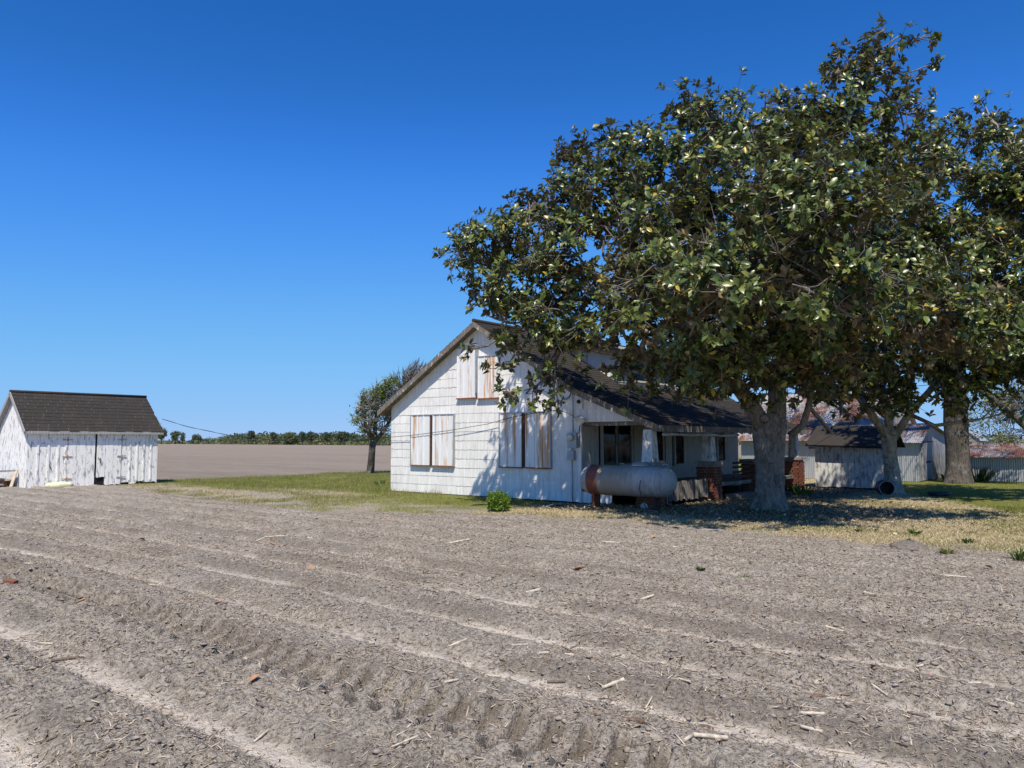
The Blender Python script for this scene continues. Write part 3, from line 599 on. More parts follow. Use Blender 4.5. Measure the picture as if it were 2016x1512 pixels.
for (a, b, z0, z1) in wins:
    wo_ = MB()
    wo_.box(XR - .03, XR + .03, a - .07, a, z0 - .06, z1 + .05).box(XR - .03, XR + .03, b, b + .07, z0 - .06, z1 + .05).box(XR - .03, XR + .03, a, b, z1, z1 + .05).box(XR - .03, XR + .045, a, b, z0 - .06, z0)
    wo = wo_.obj('window', M['porch_board'], hs_)
    zm = (z0 + z1) / 2
    sh = MB().box(XR - .02, XR + .008, a, a + .035, z0, z1).box(XR - .02, XR + .008, b - .035, b, z0, z1).box(XR - .021, XR + .012, a + .036, b - .036, zm - .02, zm + .02).box(XR - .02, XR + .008, a + .036, b - .036, z0, z0 + .05)
    sh.obj('sash', M['rustdark'] if a > 19 else M['rakewood'], wo)
    MB().box(XR - .012, XR - .008, a + .036, b - .036, z0 + .05, zm - .02).obj('pane', M['glass'], wo); MB().box(XR - .012, XR - .008, a + .036, b - .036, zm + .02, z1).obj('pane', M['glass'], wo)
    if a < 19 or a > 24:
        m = MB(); n = 14; pts = [(a + .05 + (b - a - .1) * .34 * q / n, XR - .028 + .006 * math.sin(q * 1.9)) for q in range(n + 1)]
        for side in (0, 1):
            pp = [(yy if not side else a + b - yy, xx) for yy, xx in pts]
            m.add([(xx, yy, z0 + .05) for yy, xx in pp] + [(xx, yy, zm - .02) for yy, xx in pp], [(q, q + 1, q + 2 + n, q + 1 + n) for q in range(n)])
        m.obj('curtain', M['curtain'], wo)
# porch floor, skirt, piers, columns
MB().box(XR, -9.12, YW + .15, YR, .34, .44).obj('porch_floor', M['rakewood'], hs_)
MB().box(XR + .01, -9.40, YW + .11, YW + .16, 1.97, 2.09).obj('porch_beam', M['rakewood'], hs_); MB().box(-9.32, -9.2, YW + .0, YR, 1.86, 1.98).obj('porch_beam', M['rakewood'], hs_)
rs = random.Random(21); y = 17.0
while y < 19.25:
    MB().box(-9.10, -9.075, y, y + .055, .08 + rs.random() * .05, .58 + rs.uniform(-.02, .02)).obj('skirt_picket', M['rakewood'], hs_); y += .093
MB().box(-9.135, -9.105, 16.95, 19.3, .50, .56).obj('skirt_rail', M['rakewood'], hs_)
brick_me = MB().box(-.1, .1, -.0475, .0475, 0, .062).mesh('brick', M['brick'])
nb = 0
for pi, py in enumerate((16.42, 19.65, 22.65, 26.2)):
    h_ = .95 if pi else 1.0; px = -9.2
    co = MB().box(px - .235, px + .235, py - .235, py + .235, -.05, h_).obj('brick_pier', M['mortar'], hs_)
    nrow = int(h_ / .0745)
    mm = MB()
    for r_i in range(nrow):
        z = .004 + r_i * .0745; o_ = .0 if r_i % 2 else .05
        for side in range(4):
            for q in (-1, 1):
                a_ = side * math.pi / 2; lx, ly = q * .122 - .06 + o_ * 1.0 + .03, .222
                wx, wy = px + lx * math.cos(a_) - ly * math.sin(a_), py + lx * math.sin(a_) + ly * math.cos(a_)
                wx += rs.uniform(-.003, .003); wy += rs.uniform(-.003, .003)
                if pi == 0: 
                    c0, s0 = math.cos(a_), math.sin(a_)
                    A = [(wx + dx * c0 - dy * s0, wy + dx * s0 + dy * c0, z) for dx, dy in ((-.1, -.0475), (.1, -.0475), (.1, .0475), (-.1, .0475))]
                    mm.hexa(A, [(p_[0], p_[1], z + .062) for p_ in A])
                else: link('brick', brick_me, None, co, (wx, wy, z), (0, 0, a_)); nb += 1
    if pi == 0: mm.obj('bricks', M['brick'], co)['kind'] = 'stuff'
    MB().box(px - .30, px + .30, py - .30, py + .30, h_ + .002, h_ + .085).obj('pier_cap', M['concrete'], hs_)
    if pi in (0, 1, 3):
        zt = 1.86; zb_ = h_ + .087
        MB().hexa([(px + i * .15, py + j * .15, zb_) for i, j in ((-1, -1), (1, -1), (1, 1), (-1, 1))], [(px + i * .115, py + j * .115, zt) for i, j in ((-1, -1), (1, -1), (1, 1), (-1, 1))]).obj('porch_column', M['peel_old'], hs_)
for z in (.52, .66, .80, .92): MB().box(-9.12, -9.095, 21.0, 22.4, z, z + .07).obj('rail_slat', M['rustdark'], hs_)
for q in range(3): MB().box(-9.1, -8.8 + .28 * (2 - q), 20.4, 22.0, -.05, .13 + q * .14 - .02).obj('porch_step', M['concrete'], hs_) if q == 0 else None
# rolled blind under the eave
m = MB(); pts = [(EVX - .06, 16.5 + q * .4, roofz(EVX) - .24 + .012 * math.sin(q * 1.3)) for q in range(12)]
m.tube(pts, [.038 + .01 * math.sin(q * 2.2) for q in range(12)], 8).obj('rolled_blind', M['curtain'], hs_)
# dormer
dx, dy0, dy1, dzt = -11.75, 19.2, 24.3, 4.15
dm = slab([(dx, roofz(dx) - .1), (dx, dzt), (-13.4, dzt + .25), (-13.4, roofz(-13.4) - .1)], lambda p, d: (p[0], d, p[1]), dy0, dy1).obj('dormer', M['siding'], hs_)
zr = roofz(dx)
for sgn, yy in ((-1, dy0),):
    for r_i in range(6):
        z0 = zr + .03 + r_i * .26
        for q in range(4):
            po = clip([(dx - .005 - q * .61 - (r_i % 2) * .3, z0), (dx - .005 - q * .61 - (r_i % 2) * .3, z0 + .255), (dx - .6 - q * .61 - (r_i % 2) * .3, z0 + .255), (dx - .6 - q * .61 - (r_i % 2) * .3, z0)], [(-0.597, -1, -(roofz(0.0 - 11.75) + 0.597 * 11.75 * -1) if False else -(PKZ + 0.597 * PKX) - 0.02), (0, 1, 4.1), (-1, 0, 13.4)])
            if len(po) >= 3: slab(po[::-1], lambda p_, d: (p_[0], d, p_[1]), dy0 + .0, dy0 - .012).obj('shingle', M['siding'], dm)
for (a, b) in ((dy0, 19.75), (21.1, 21.5), (22.7, 23.05), (23.55, 24.3)):
    for r_i in range(4):
        MB().box(dx + .002, dx + .016, a + .004, b - .004, zr + .06 + r_i * .26, zr + .06 + r_i * .26 + .255).obj('shingle', M['siding'], dm)
for (a, b) in ((19.85, 21.0), (21.6, 22.6), (23.1, 23.5)):
    wo = MB().box(dx + .001, dx + .03, a - .04, a, zr + .12, 4.02).box(dx + .001, dx + .03, b, b + .04, zr + .12, 4.02).box(dx + .001, dx + .03, a, b, 3.97, 4.02).box(dx + .001, dx + .05, a, b, zr + .1, zr + .15).obj('dormer_window', M['whitepaint'], dm)
    MB().box(dx + .002, dx + .008, a, b, zr + .15, 3.97).obj('pane', M['glass'] if a < 23 else M['curtain'], wo)
    MB().box(dx + .009, dx + .022, a, b, (zr + 4.0) / 2, (zr + 4.0) / 2 + .045).obj('sash', M['whitepaint'], wo)
    if a < 23: MB().box(dx - .02, dx + .0015, a, b, zr + .15, 3.97).obj('unlit_room_black', M['void'], wo)  # black sheet behind the glass stands in for the unlit room
MB().hexa([(dx + .3, dy0 - .3, dzt - .03), (dx + .3, dy1 + .3, dzt - .03), (-13.6, dy1 + .3, dzt + .26), (-13.6, dy0 - .3, dzt + .26)], [(dx + .3, dy0 - .3, dzt + .06), (dx + .3, dy1 + .3, dzt + .06), (-13.6, dy1 + .3, dzt + .36), (-13.6, dy0 - .3, dzt + .36)]).obj('dormer_roof', M['asphalt'], dm)
# meter, conduit, lamp plate, loops
Y1 = YW - .07
mt = MB().box(-11.52, -11.24, YW - .13, YW - .022, 1.40, 1.80).obj('meter_box', M['greymetal'], hs_)
MB().lathe([(.085, 0), (.085, -.05), (.07, -.08), (.0, -.085)], 20, 'y', (-11.40, YW - .131, 1.67)).obj('meter_dial', M['dial'], mt)
MB().box(-11.53, -11.34, YW - .12, YW - .022, 1.10, 1.33).obj('junction_box', M['greymetal'], hs_)
MB().tube([(-11.38, Y1, 1.805), (-11.38, Y1, 2.75), (-11.42, Y1, 2.86), (-11.52, Y1, 2.88)], .018, 8).obj('conduit', M['greymetal'], hs_); MB().tube([(-11.43, Y1 + .02, .0), (-11.43, Y1 + .02, 1.10)], .014, 8).obj('conduit', M['greymetal'], hs_)
MB().tube([(-11.43, Y1, 1.33), (-11.40, Y1, 1.40)], .014, 8).obj('conduit', M['greymetal'], hs_)
lp = MB().box(-11.29, -11.10, YW - .05, YW - .021, 2.40, 2.78).obj('fixture_plate', M['whitepaint'], hs_); MB().lathe([(.045, 0), (.05, -.04), (.02, -.06)], 14, 'y', (-11.2, YW - .05, 2.59)).obj('socket', M['black'], lp)
fl_ = MB().tube([(-11.12, YW - .06, 2.16), (-11.06, YW - .17, 2.10)], [.055, .085], 14).obj('flood_light', M['whitepaint'], hs_)
MB().tube([(-11.22, YW - .06, 2.19), (-11.17, YW - .15, 2.13)], [.05, .08], 14).obj('flood_light', M['whitepaint'], hs_)
lo = [( -11.62 + .17 * math.cos(q * .42), YW - .06 - .01 * q / 30, 2.80 + .17 * math.sin(q * .42) + .002 * q) for q in range(31)]
MB().tube(lo, .008, 6).obj('cable_loop', M['black'], hs_)
MB().tube([(-11.19, YW - .04, 1.98), (-11.2, YW - .05, 1.9), (-11.21, YW - .04, 1.42)], .010, 6).obj('meter_cable', M['black'], hs_)
MB().box(XR, XR + .9, YW + .02, YW + .05, .02, .30).obj('skirt_panel', M['siding'], hs_)

# ------------------------------------------------------------------ cables
def sag(p, q, d, n=24): p, q = Vector(p), Vector(q); return [p.lerp(q, t_ / n) + Vector((0, 0, -4 * d * (t_ / n) * (1 - t_ / n))) for t_ in range(n + 1)]
cpts = sag((-28.5, 13.98, 2.40), (-18.38, 16.28, 1.70), .42, 30)
cab = thing('utility_cable', (-28.5, 13.98, 2.40), 'black twisted cable sagging from white shed across to farmhouse gable', 'cable')
cpts2 = [(-18.38, YW - .1, 1.70), (-17.4, YW - .112, 1.75), (-15.86, YW - .112, 1.88), (-14.28, YW - .1, 2.06), (-13.35, YW - .112, 2.24), (-12.5, YW - .112, 2.34), (-11.85, YW - .09, 2.39), (-11.5, YW - .09, 2.30), (-11.15, YW - .09, 2.10), (-10.85, YW - .09, 1.97), (-10.7, YW - .06, 2.0)]
m = MB(); m.tube(cpts + [Vector(c) for c in cpts2], .0075, 6)
tw = [p + Vector((0, .018 * math.cos(q * 1.1), .018 * math.sin(q * 1.1))) for q, p in enumerate(cpts)]; m.tube(tw, .006, 5); m.obj('cable_strand', M['black'], cab)
m = MB(); m.tube(sag((-11.62, 16.30, 3.02), (-5.6, 32.4, 3.75), .3, 30), .010, 6)
tag(m.obj('service_wire', M['black']), 'thin black wire strung past the dormer behind the magnolia', 'wire')

# ------------------------------------------------------------------ gas tank
tk = thing('gas_tank', (-9.30, 15.5, 0), 'long silver gas tank with a wide rust band on short legs', 'gas tank')
TR, TL = .35, 1.24; prof = [(.001, -TL)]
for q in range(1, 13): a_ = q / 12 * math.pi / 2; prof.append((TR * math.sin(a_), -TL + .33 * (1 - math.cos(a_))))
prof += [(TR, -.5), (TR, 0), (TR, .5)] + [(r_, -h_) for r_, h_ in reversed(prof)]
to = link('tank_shell', MB().lathe(prof, 48, 'x').mesh('tank_shell', M['tank']), None, tk, (-9.30, 15.5, .67))
for sx_ in (-10.21, -8.39, -9.3): MB().lathe([(.352, -.006), (.356, 0), (.352, .006)], 40, 'x', (sx_, 15.5, .67)).obj('weld_seam', M['tank'] if sx_ > -10 else M['rustdark'], tk)
MB().lathe([(.19, 0), (.19, .02), (.15, .07), (.05, .10), (.001, .10)], 20, 'z', (-8.95, 15.5, 1.015)).obj('valve_dome', M['greymetal'], tk)
for lx in (-10.15, -8.55): MB().box(lx - .035, lx + .035, 15.36, 15.64, -.03, .36).obj('leg', M['rust'] if lx < -9 else M['rustdark'], tk)
for lx in (-9.42, -8.3): MB().tube([(lx - .07, 15.5, 1.0), (lx - .05, 15.5, 1.06), (lx + .05, 15.5, 1.06), (lx + .07, 15.5, 1.0)], .011, 6).obj('lifting_lug', M['greymetal'], tk)
MB().tube([(-8.72, 15.12, .72), (-8.74, 15.11, .55), (-8.70, 15.12, .3), (-8.60, 15.2, .05)], .008, 6).obj('drain_pipe', M['black'], tk)

# ------------------------------------------------------------------ sheds and barns
def gable_shed_planks(): pass
ws = thing('plank_shed', (-29.7, 11.6, 0), 'small white plank shed with peeling paint and dark shingle roof', 'shed')
SX, SY0, SY1, SEZ, SRX, SRZ, SXB = -28.4, 9.48, 13.80, 2.06, -29.75, 3.26, -31.1
def szr(X): return SRZ - (SRZ - SEZ) / (SX - SRX) * abs(X - SRX)
ct = slab([(SX - .03, .02), (SX - .03, szr(SX - .03) - .12), (SRX, SRZ - .14), (SXB + .03, szr(SXB + .03) - .12), (SXB + .03, .02)], lambda p, d: (p[0], d, p[1]), SY0 + .03, SY1 - .03).obj('shed_core', M['void'], ws)
rs = random.Random(31)
def fboard(y0, y1, z0, z1, off=0., nm='plank', par=ws, mat='peel'):
    t0 = SX + .004 + off; n = 6; bt = [(y0 + (y1 - y0) * q / n, z0 + rs.uniform(-.01, .03)) for q in range(n + 1)]; tp = [(y1 - (y1 - y0) * q / n, z1 + rs.uniform(-.02, .012)) for q in range(n + 1)]
    return slab(bt + tp, lambda p_, d: (d, p_[0], p_[1]), SX - .022 + off, t0).obj(nm, M[mat], par)
ys_ = [9.48, 9.80, 10.12, 10.42, 10.68]
for a, b in zip(ys_, ys_[1:]): fboard(a + .004, b - .008, .0, 1.86 + rs.uniform(-.02, .02))
for yb in ys_[1:-1] + [10.66]: fboard(yb - .03, yb + .03, .05, 1.9, .022, 'batten')
ys_ = [12.52, 12.80, 13.06, 13.30, 13.56, 13.79]
for a, b in zip(ys_, ys_[1:]): fboard(a + .004, b - .008, .02 + rs.random() * .1, 1.86 + rs.uniform(-.02, .02))
for yb in ys_[1:-1]: fboard(yb - .028, yb + .028, .15, 1.88, .022, 'batten')
for d0, d1, lab in ((10.70, 11.60, 'left'), (11.66, 12.50, 'right')):
    dr = thing('door', (SX, (d0 + d1) / 2, 0), None, None); dr.parent = ws; dr.location = WL[dr] - WL[ws]
    n = 3
    for q in range(n):
        a, b = d0 + (d1 - d0) * q / n, d0 + (d1 - d0) * (q + 1) / n
        fboard(a + .003, b - .005, .03 if not (d0 > 11.6 and q == 0) else .30, 1.86, .012 + rs.uniform(0, .006), 'plank', dr)
    for zz in (.30, 1.05, 1.62):
        yy = d0 if d0 < 11 else d1
        MB().box(SX + .02, SX + .042, yy - .16, yy + .16, zz - .013, zz + .013).box(SX + .021, SX + .046, yy - .02, yy + .02, zz - .06, zz + .06).obj('hinge', M['hinge'] if d0 < 11 else M['greywood'], dr)
    if d0 > 11: MB().tube([(SX + .04, 11.70, 1.0), (SX + .06, 11.74, .93), (SX + .04, 11.78, .98), (SX + .04, 11.78, .8)], .012, 6).obj('latch', M['black'], dr)
MB().tube([(SX + .03, 10.15, .78), (SX + .06, 10.18, .70), (SX + .03, 10.23, .62)], .012, 6).obj('hook', M['black'], ws)
MB().box(SX - .025, SX + .0, SY0 + .02, SY1 - .02, 1.92, 2.04).obj('header_board', M['peel'], ws)
MB().box(SX - .02, SX + .03, 10.68, 12.5, 1.90, 1.915).obj('door_lintel', M['black'], ws)
gp = [(SX, .0), (SX, szr(SX) - .11), (SRX, SRZ - .13), (SXB, szr(SXB) - .11), (SXB, .0)]; hp = halfplanes([(SXB, .0), (SX, .0), (SX, szr(SX) - .11), (SRX, SRZ - .13), (SXB, szr(SXB) - .11)])
x = SX
while x > SXB:
    wd = rs.uniform(.12, .17); po = clip([(x - wd + .006, -.0 + rs.uniform(0, .05)), (x, rs.uniform(0, .05)), (x, 3.3), (x - wd + .006, 3.3)], hp)
    if len(po) >= 3: slab(po, lambda p_, d: (p_[0], d, p_[1]), SY0 + .025, SY0 - rs.uniform(.0, .012)).obj('plank', M['peel'], ws)
    x -= wd
x = SX
while x > SXB:
    po = clip([(x - .16, .02), (x, .02), (x, 3.3), (x - .16, 3.3)], hp)
    if len(po) >= 3: slab(po, lambda p_, d: (p_[0], d, p_[1]), SY1 + .01, SY1 - .02).obj('plank', M['peel'], ws)
    x -= .166
for x0, x1 in ((SRX, SX + .16), (SRX, SXB - .16)):
    A = [(x0, SY0 - .14, szr(x0) - .1), (x1, SY0 - .14, szr(x1) - .1), (x1, SY1 + .14, szr(x1) - .1), (x0, SY1 + .14, szr(x0) - .1)]
    o = MB().hexa(A, [(p_[0], p_[1], p_[2] + .09) for p_ in A]).obj('roof_deck', M['greywood'], ws)
    courses(x0 + (.02 if x1 > x0 else -.02), x1, o, SY0 - .16, SY1 + .16, szr, .15)
    MB().bar((x0, SY0 - .155, szr(x0) - .06), (x1, SY0 - .155, szr(x1) - .06), .02, .12).obj('barge_board', M['greywood'], ws)
MB().tube([(SRX, SY0 - .16, SRZ + .01), (SRX, SY1 + .16, SRZ + .02)], .05, 6).obj('ridge_cap', M['asphalt'], ws)
MB().tube([(SX - .1, SY1 + .1, 2.05), (SX - .1, SY1 + .17, 2.4)], .015, 6).obj('cable_mast', M['greymetal'], ws)
# sack and lumber by the shed
m = MB(); prof = [(.02, -.42), (.09, -.37), (.135, -.2), (.13, .08), (.12, .28), (.07, .38), (.02, .42)]
sk = MB().lathe(prof, 16, 'y', (-28.17, 10.42, .10)); sk.v = [(a, b, max(c * .92, .0) + .02 * math.sin(b * 17)) for a, b, c in sk.v]
tag(sk.obj('sack', M['sack']), 'pale yellow spotted sack lying against the peeling plank shed', 'sack')
lum = [((-28.75, 9.15, .0), (-29.0, 9.40, .62), .09, .04, 'board_new', 'tan board leaning on the shed gable corner'), ((-30.6, 8.85, .52), (-28.95, 9.12, .60), .5, .05, 'greywood', 'wide grey board lying flat across the lumber heap'),
       ((-30.4, 8.85, .36), (-28.9, 9.15, .30), .12, .05, 'board_new', 'tan board poking out under the wide grey board'), ((-30.4, 8.7, .44), (-28.95, 8.95, .14), .16, .05, 'greywood', 'narrow grey board tilted down in the lumber heap')]
for p, q, a, b, mt_, lb in lum: tag(MB().bar(p, q, a, b).obj('board', M[mt_]), lb, 'board', 'scrap lumber heaped beside the shed')
crt = thing('crate', (-29.5, 9.0, 0), 'dark broken crate at the bottom of the lumber heap', 'crate', 'scrap lumber heaped beside the shed')
for q in range(4): MB().box(-30.0, -29.0, 8.70 + q * .001, 8.725 + q * .001, .0 + q * .085, .07 + q * .085).obj('slat', M['steel_dark'], crt)
for cx in (-29.99, -29.04): MB().box(cx - .02, cx + .03, 8.73, 9.25, .0, .30).obj('end_panel', M['rustdark'], crt)
MB().box(-29.95, -29.03, 9.255, 9.28, .0, .30).obj('back_panel', M['rustdark'], crt)

# corrugated sheets
def corr_mesh(wd, ht, nm, mat, pitch=.076, amp=.010):
    n = max(8, int(wd / pitch * 6)); xs_ = np.linspace(0, wd, n + 1); zz = amp * np.cos(xs_ / pitch * 2 * np.pi)
    V = np.concatenate([np.stack([xs_, zz, np.zeros(n + 1)], -1), np.stack([xs_, zz, np.full(n + 1, ht)], -1)]); q = np.arange(n)
    me = np_mesh(nm, V, [np.stack([q, q + 1, q + n + 2, q + n + 1], -1)], smooth=True); me.materials.append(mat); return me
rs = random.Random(41)
def corr_wall(par, x0, x1, y, z0, z1, wd=.62, mat='galv', nm='corrugated_sheet'):
    n = max(1, round((x1 - x0) / wd)); wd = (x1 - x0) / n; me = corr_mesh(wd + .03, z1 - z0, nm, M[mat])
    for q in range(n): link(nm, me, None, par, (x0 + q * wd, y - rs.uniform(.004, .014) - (.006 if q % 2 else 0), z0))
def corr_roof(par, x0, x1, ye, ze, yr, zr_, wd=.62, mats=('rusttin',), nm='roof_sheet'):
    L = math.hypot(yr - ye, zr_ - ze); n = max(1, round((x1 - x0) / wd)); wd = (x1 - x0) / n; mes = [corr_mesh(wd + .04, L, nm, M[m_]) for m_ in mats]
    an = math.atan2(zr_ - ze, yr - ye)
    for q in range(n): link(nm, rs.choice(mes), None, par, (x0 + q * wd, ye, ze + (.006 if q % 2 else .0) + rs.uniform(0, .006)), (an - math.pi / 2, 0, 0))
# small weathered store in front of the barn
st_ = thing('plank_store', (-7.65, 27.6, 0), 'low weathered plank store with black roof between the two magnolias', 'shed')
MB().box(-8.72, -6.62, 27.03, 28.4, .02, 1.44).obj('store_core', M['void'], st_)
x = -8.76; rs = random.Random(51)
while x < -6.62:
    wd = rs.uniform(.17, .24); x2 = min(x + wd, -6.58); MB().box(x, x2 - .010, 27.0 - rs.uniform(0, .012), 27.025, .02 + rs.uniform(0, .03), 1.43).obj('plank', M['peel_old'], st_); x = x2
for q in range(6): MB().box(-6.605, -6.58, 27.03 + q * .23, 27.03 + q * .23 + .22, .02, 1.44 + .05 * q).obj('plank', M['peel_old'], st_)
A = [(-8.98, 26.72, 1.40), (-6.42, 26.72, 1.33), (-6.42, 28.0, 2.03), (-8.98, 28.0, 2.05)]
o = MB().hexa(A, [(p_[0], p_[1] - .02, p_[2] + .06) for p_ in A]).obj('roof', M['asphalt'], st_)
A2 = [(-8.98, 29.2, 1.40), (-8.98, 28.0, 2.05), (-6.42, 28.0, 2.03), (-6.42, 29.2, 1.35)]; MB().hexa(A2, [(p_[0], p_[1] + .02, p_[2] + .06) for p_ in A2]).obj('roof', M['asphalt'], st_)
# tall barn behind, and lower barn wing with the grey plank end
bB = thing('tin_barn', (-11.4, 35.5, 0), 'tall corrugated tin barn with patchy rusty roof behind the porch', 'barn')
MB().box(-13.8, -8.05, 32.86, 38.9, .02, 1.55).obj('barn_core', M['void'], bB)
corr_wall(bB, -13.85, -8.05, 32.85, .02, 1.60); corr_roof(bB, -14.1, -7.9, 32.5, 1.58, 35.9, 3.75, .66, ('halfrust', 'halfrust', 'rusttin'))
corr_roof(bB, -14.1, -7.9, 39.3, 1.58, 35.9, 3.75, .66, ('halfrust',)); MB().box(-10.9, -9.9, 32.79, 32.825, 1.26, 1.31).obj('door_track', M['rustdark'], bB)
slab([(32.86, .02), (38.9, .02), (38.9, 1.6), (35.9, 3.66), (32.86, 1.6)], lambda p_, d: (d, p_[0], p_[1]), -13.86, -13.82).obj('gable_end', M['greywood'], bB)
slab([(32.86, .02), (38.9, .02), (38.9, 1.6), (35.9, 3.66), (32.86, 1.6)], lambda p_, d: (d, p_[0], p_[1]), -8.04, -8.0).obj('gable_end', M['greywood'], bB)
bA = thing('barn_wing', (-7.3, 35.5, 0), 'low barn wing with corrugated front and grey plank end wall', 'barn')
MB().box(-7.9, -6.80, 32.9, 38.2, .02, 1.5).obj('barn_core', M['void'], bA)
corr_wall(bA, -7.98, -6.76, 32.83, .02, 1.56); corr_roof(bA, -8.0, -6.62, 32.55, 1.50, 34.7, 2.28, .62, ('rusttin', 'halfrust')); corr_roof(bA, -8.0, -6.62, 38.5, 1.75, 34.7, 2.28, .62, ('rusttin',))
hpE = halfplanes([(32.86, .0), (38.3, .0), (38.3, 1.74), (34.7, 2.24), (32.86, 1.56)]); y = 32.86; rs = random.Random(61)
while y < 38.3:
    wd = rs.uniform(.26, .36); po = clip([(y, rs.uniform(0, .05)), (y + wd - .018, rs.uniform(0, .05)), (y + wd - .018, 2.6), (y, 2.6)], hpE)
    if len(po) >= 3: slab(po, lambda p_, d: (d, p_[0], p_[1]), -6.79, -6.755 + rs.uniform(0, .012)).obj('plank', M['greywood'], bA)
    y += wd
dr = thing('door', (-6.74, 34.2, 0), None, None); dr.parent = bA; dr.location = WL[dr] - WL[bA]
for q in range(4): MB().box(-6.738, -6.712, 33.25 + q * .46, 33.25 + q * .46 + .44, .05, 1.50).obj('plank', M['greywood'], dr)
MB().box(-6.711, -6.695, 33.9, 34.7, .72, .78).obj('cross_bar', M['rustdark'], dr); MB().box(-6.738, -6.70, 33.0, 35.3, 1.53, 1.56).obj('door_track', M['rustdark'], bA)
cp = thing('tin_coop', (-1.5, 36, 0), 'long low corrugated coop with rusty roof at the yard edge', 'shed')
MB().box(-5.9, 5, 35.06, 37.4, .02, .92).obj('coop_core', M['void'], cp); corr_wall(cp, -5.95, 5.05, 35.05, .02, .97); corr_roof(cp, -6.1, 5.2, 34.8, .93, 36.2, 1.50, .66, ('rusttin', 'rusttin', 'halfrust')); corr_roof(cp, -6.1, 5.2, 37.6, .93, 36.2, 1.50, .66, ('rusttin',))
slab([(35.06, .02), (37.4, .02), (37.4, .9), (36.2, 1.44), (35.06, .9)], lambda p_, d: (d, p_[0], p_[1]), -5.96, -5.92).obj('gable_end', M['greywood'], cp)
pf_ = at(1911, 867, 88); gx0, gy0 = pf_.x - .9, pf_.y
fg = thing('distant_shed', (pf_.x, gy0 + 2.5, 0), 'far tin shed gable showing above the coop roof', 'shed')
slab([(gx0, 0), (gx0 + 1.8, 0), (gx0 + 1.8, 1.6), (gx0 + .7, 2.55), (gx0, 1.9)], lambda p_, d: (p_[0], d, p_[1]), gy0 + 5, gy0).obj('wall', M['greywood'], fg)
for xb, zb in ((gx0 - .15, 1.78), (gx0 + 1.95, 1.50)):
    xa, za = gx0 + .7, 2.60; A = [(xa, gy0 - .2, za), (xb, gy0 - .2, zb), (xb, gy0 + 5.2, zb), (xa, gy0 + 5.2, za)]
    if xb > xa: A = A[::-1]
    MB().hexa(A, [(p_[0], p_[1], p_[2] + .05) for p_ in A]).obj('roof', M['galv'], fg)

# ------------------------------------------------------------------ trees
def leaf_template(fold=.35, droop=.22):
    return np.array([(0, 0, 0), (-.17, .28, fold * .17), (0, .28, 0), (.17, .28, fold * .17), (-.215, .66, fold * .21 - droop * .35), (0, .66, -droop * .35), (.215, .66, fold * .21 - droop * .35), (0, 1, -droop)])
LF_Q = np.array([(1, 2, 5, 4), (2, 3, 6, 5)]); LF_T = np.array([(0, 2, 1), (0, 3, 2), (4, 5, 7), (5, 6, 7)])
def norm(a): return a / np.maximum(np.linalg.norm(a, axis=-1, keepdims=True), 1e-9)
def leaf_frames(D, U):   # D leaf direction, U approx normal -> matrix columns (side, dir, normal)
    D = norm(D); S = norm(np.cross(D, U)); N = np.cross(S, D); return np.stack([S, D, N], -1)
def leaves_mesh(name, P, MT, L, W, tint=None, cols=None, mat=None, tmpl=None):
    tp = leaf_template() if tmpl is None else tmpl; n = len(P)
    T_ = tp[None] * np.stack([L * W, L, L], -1)[:, None]; VV = np.einsum('nij,nkj->nki', MT, T_) + P[:, None]
    k8 = len(tp); b = np.arange(n)[:, None, None] * k8
    me = np_mesh(name, VV.reshape(-1, 3), [(b + LF_Q).reshape(-1, 4), (b + LF_T).reshape(-1, 3)], {'tint': np.repeat(tint, k8)} if tint is not None else None, True, np.repeat(cols, k8, 0) if cols is not None else None)
    me.materials.append(mat); return me
def curve(p, q, bend, n, rr):
    p, q = np.array(p), np.array(q); L = np.linalg.norm(q - p); mid = rr.normal(size=3) * bend * L
    return [tuple(p + (q - p) * t_ + mid * math.sin(math.pi * t_) + (rr.normal(size=3) * .025 * L if 0 < i_ < n else 0)) for i_, t_ in enumerate(np.linspace(0, 1, n + 1))]
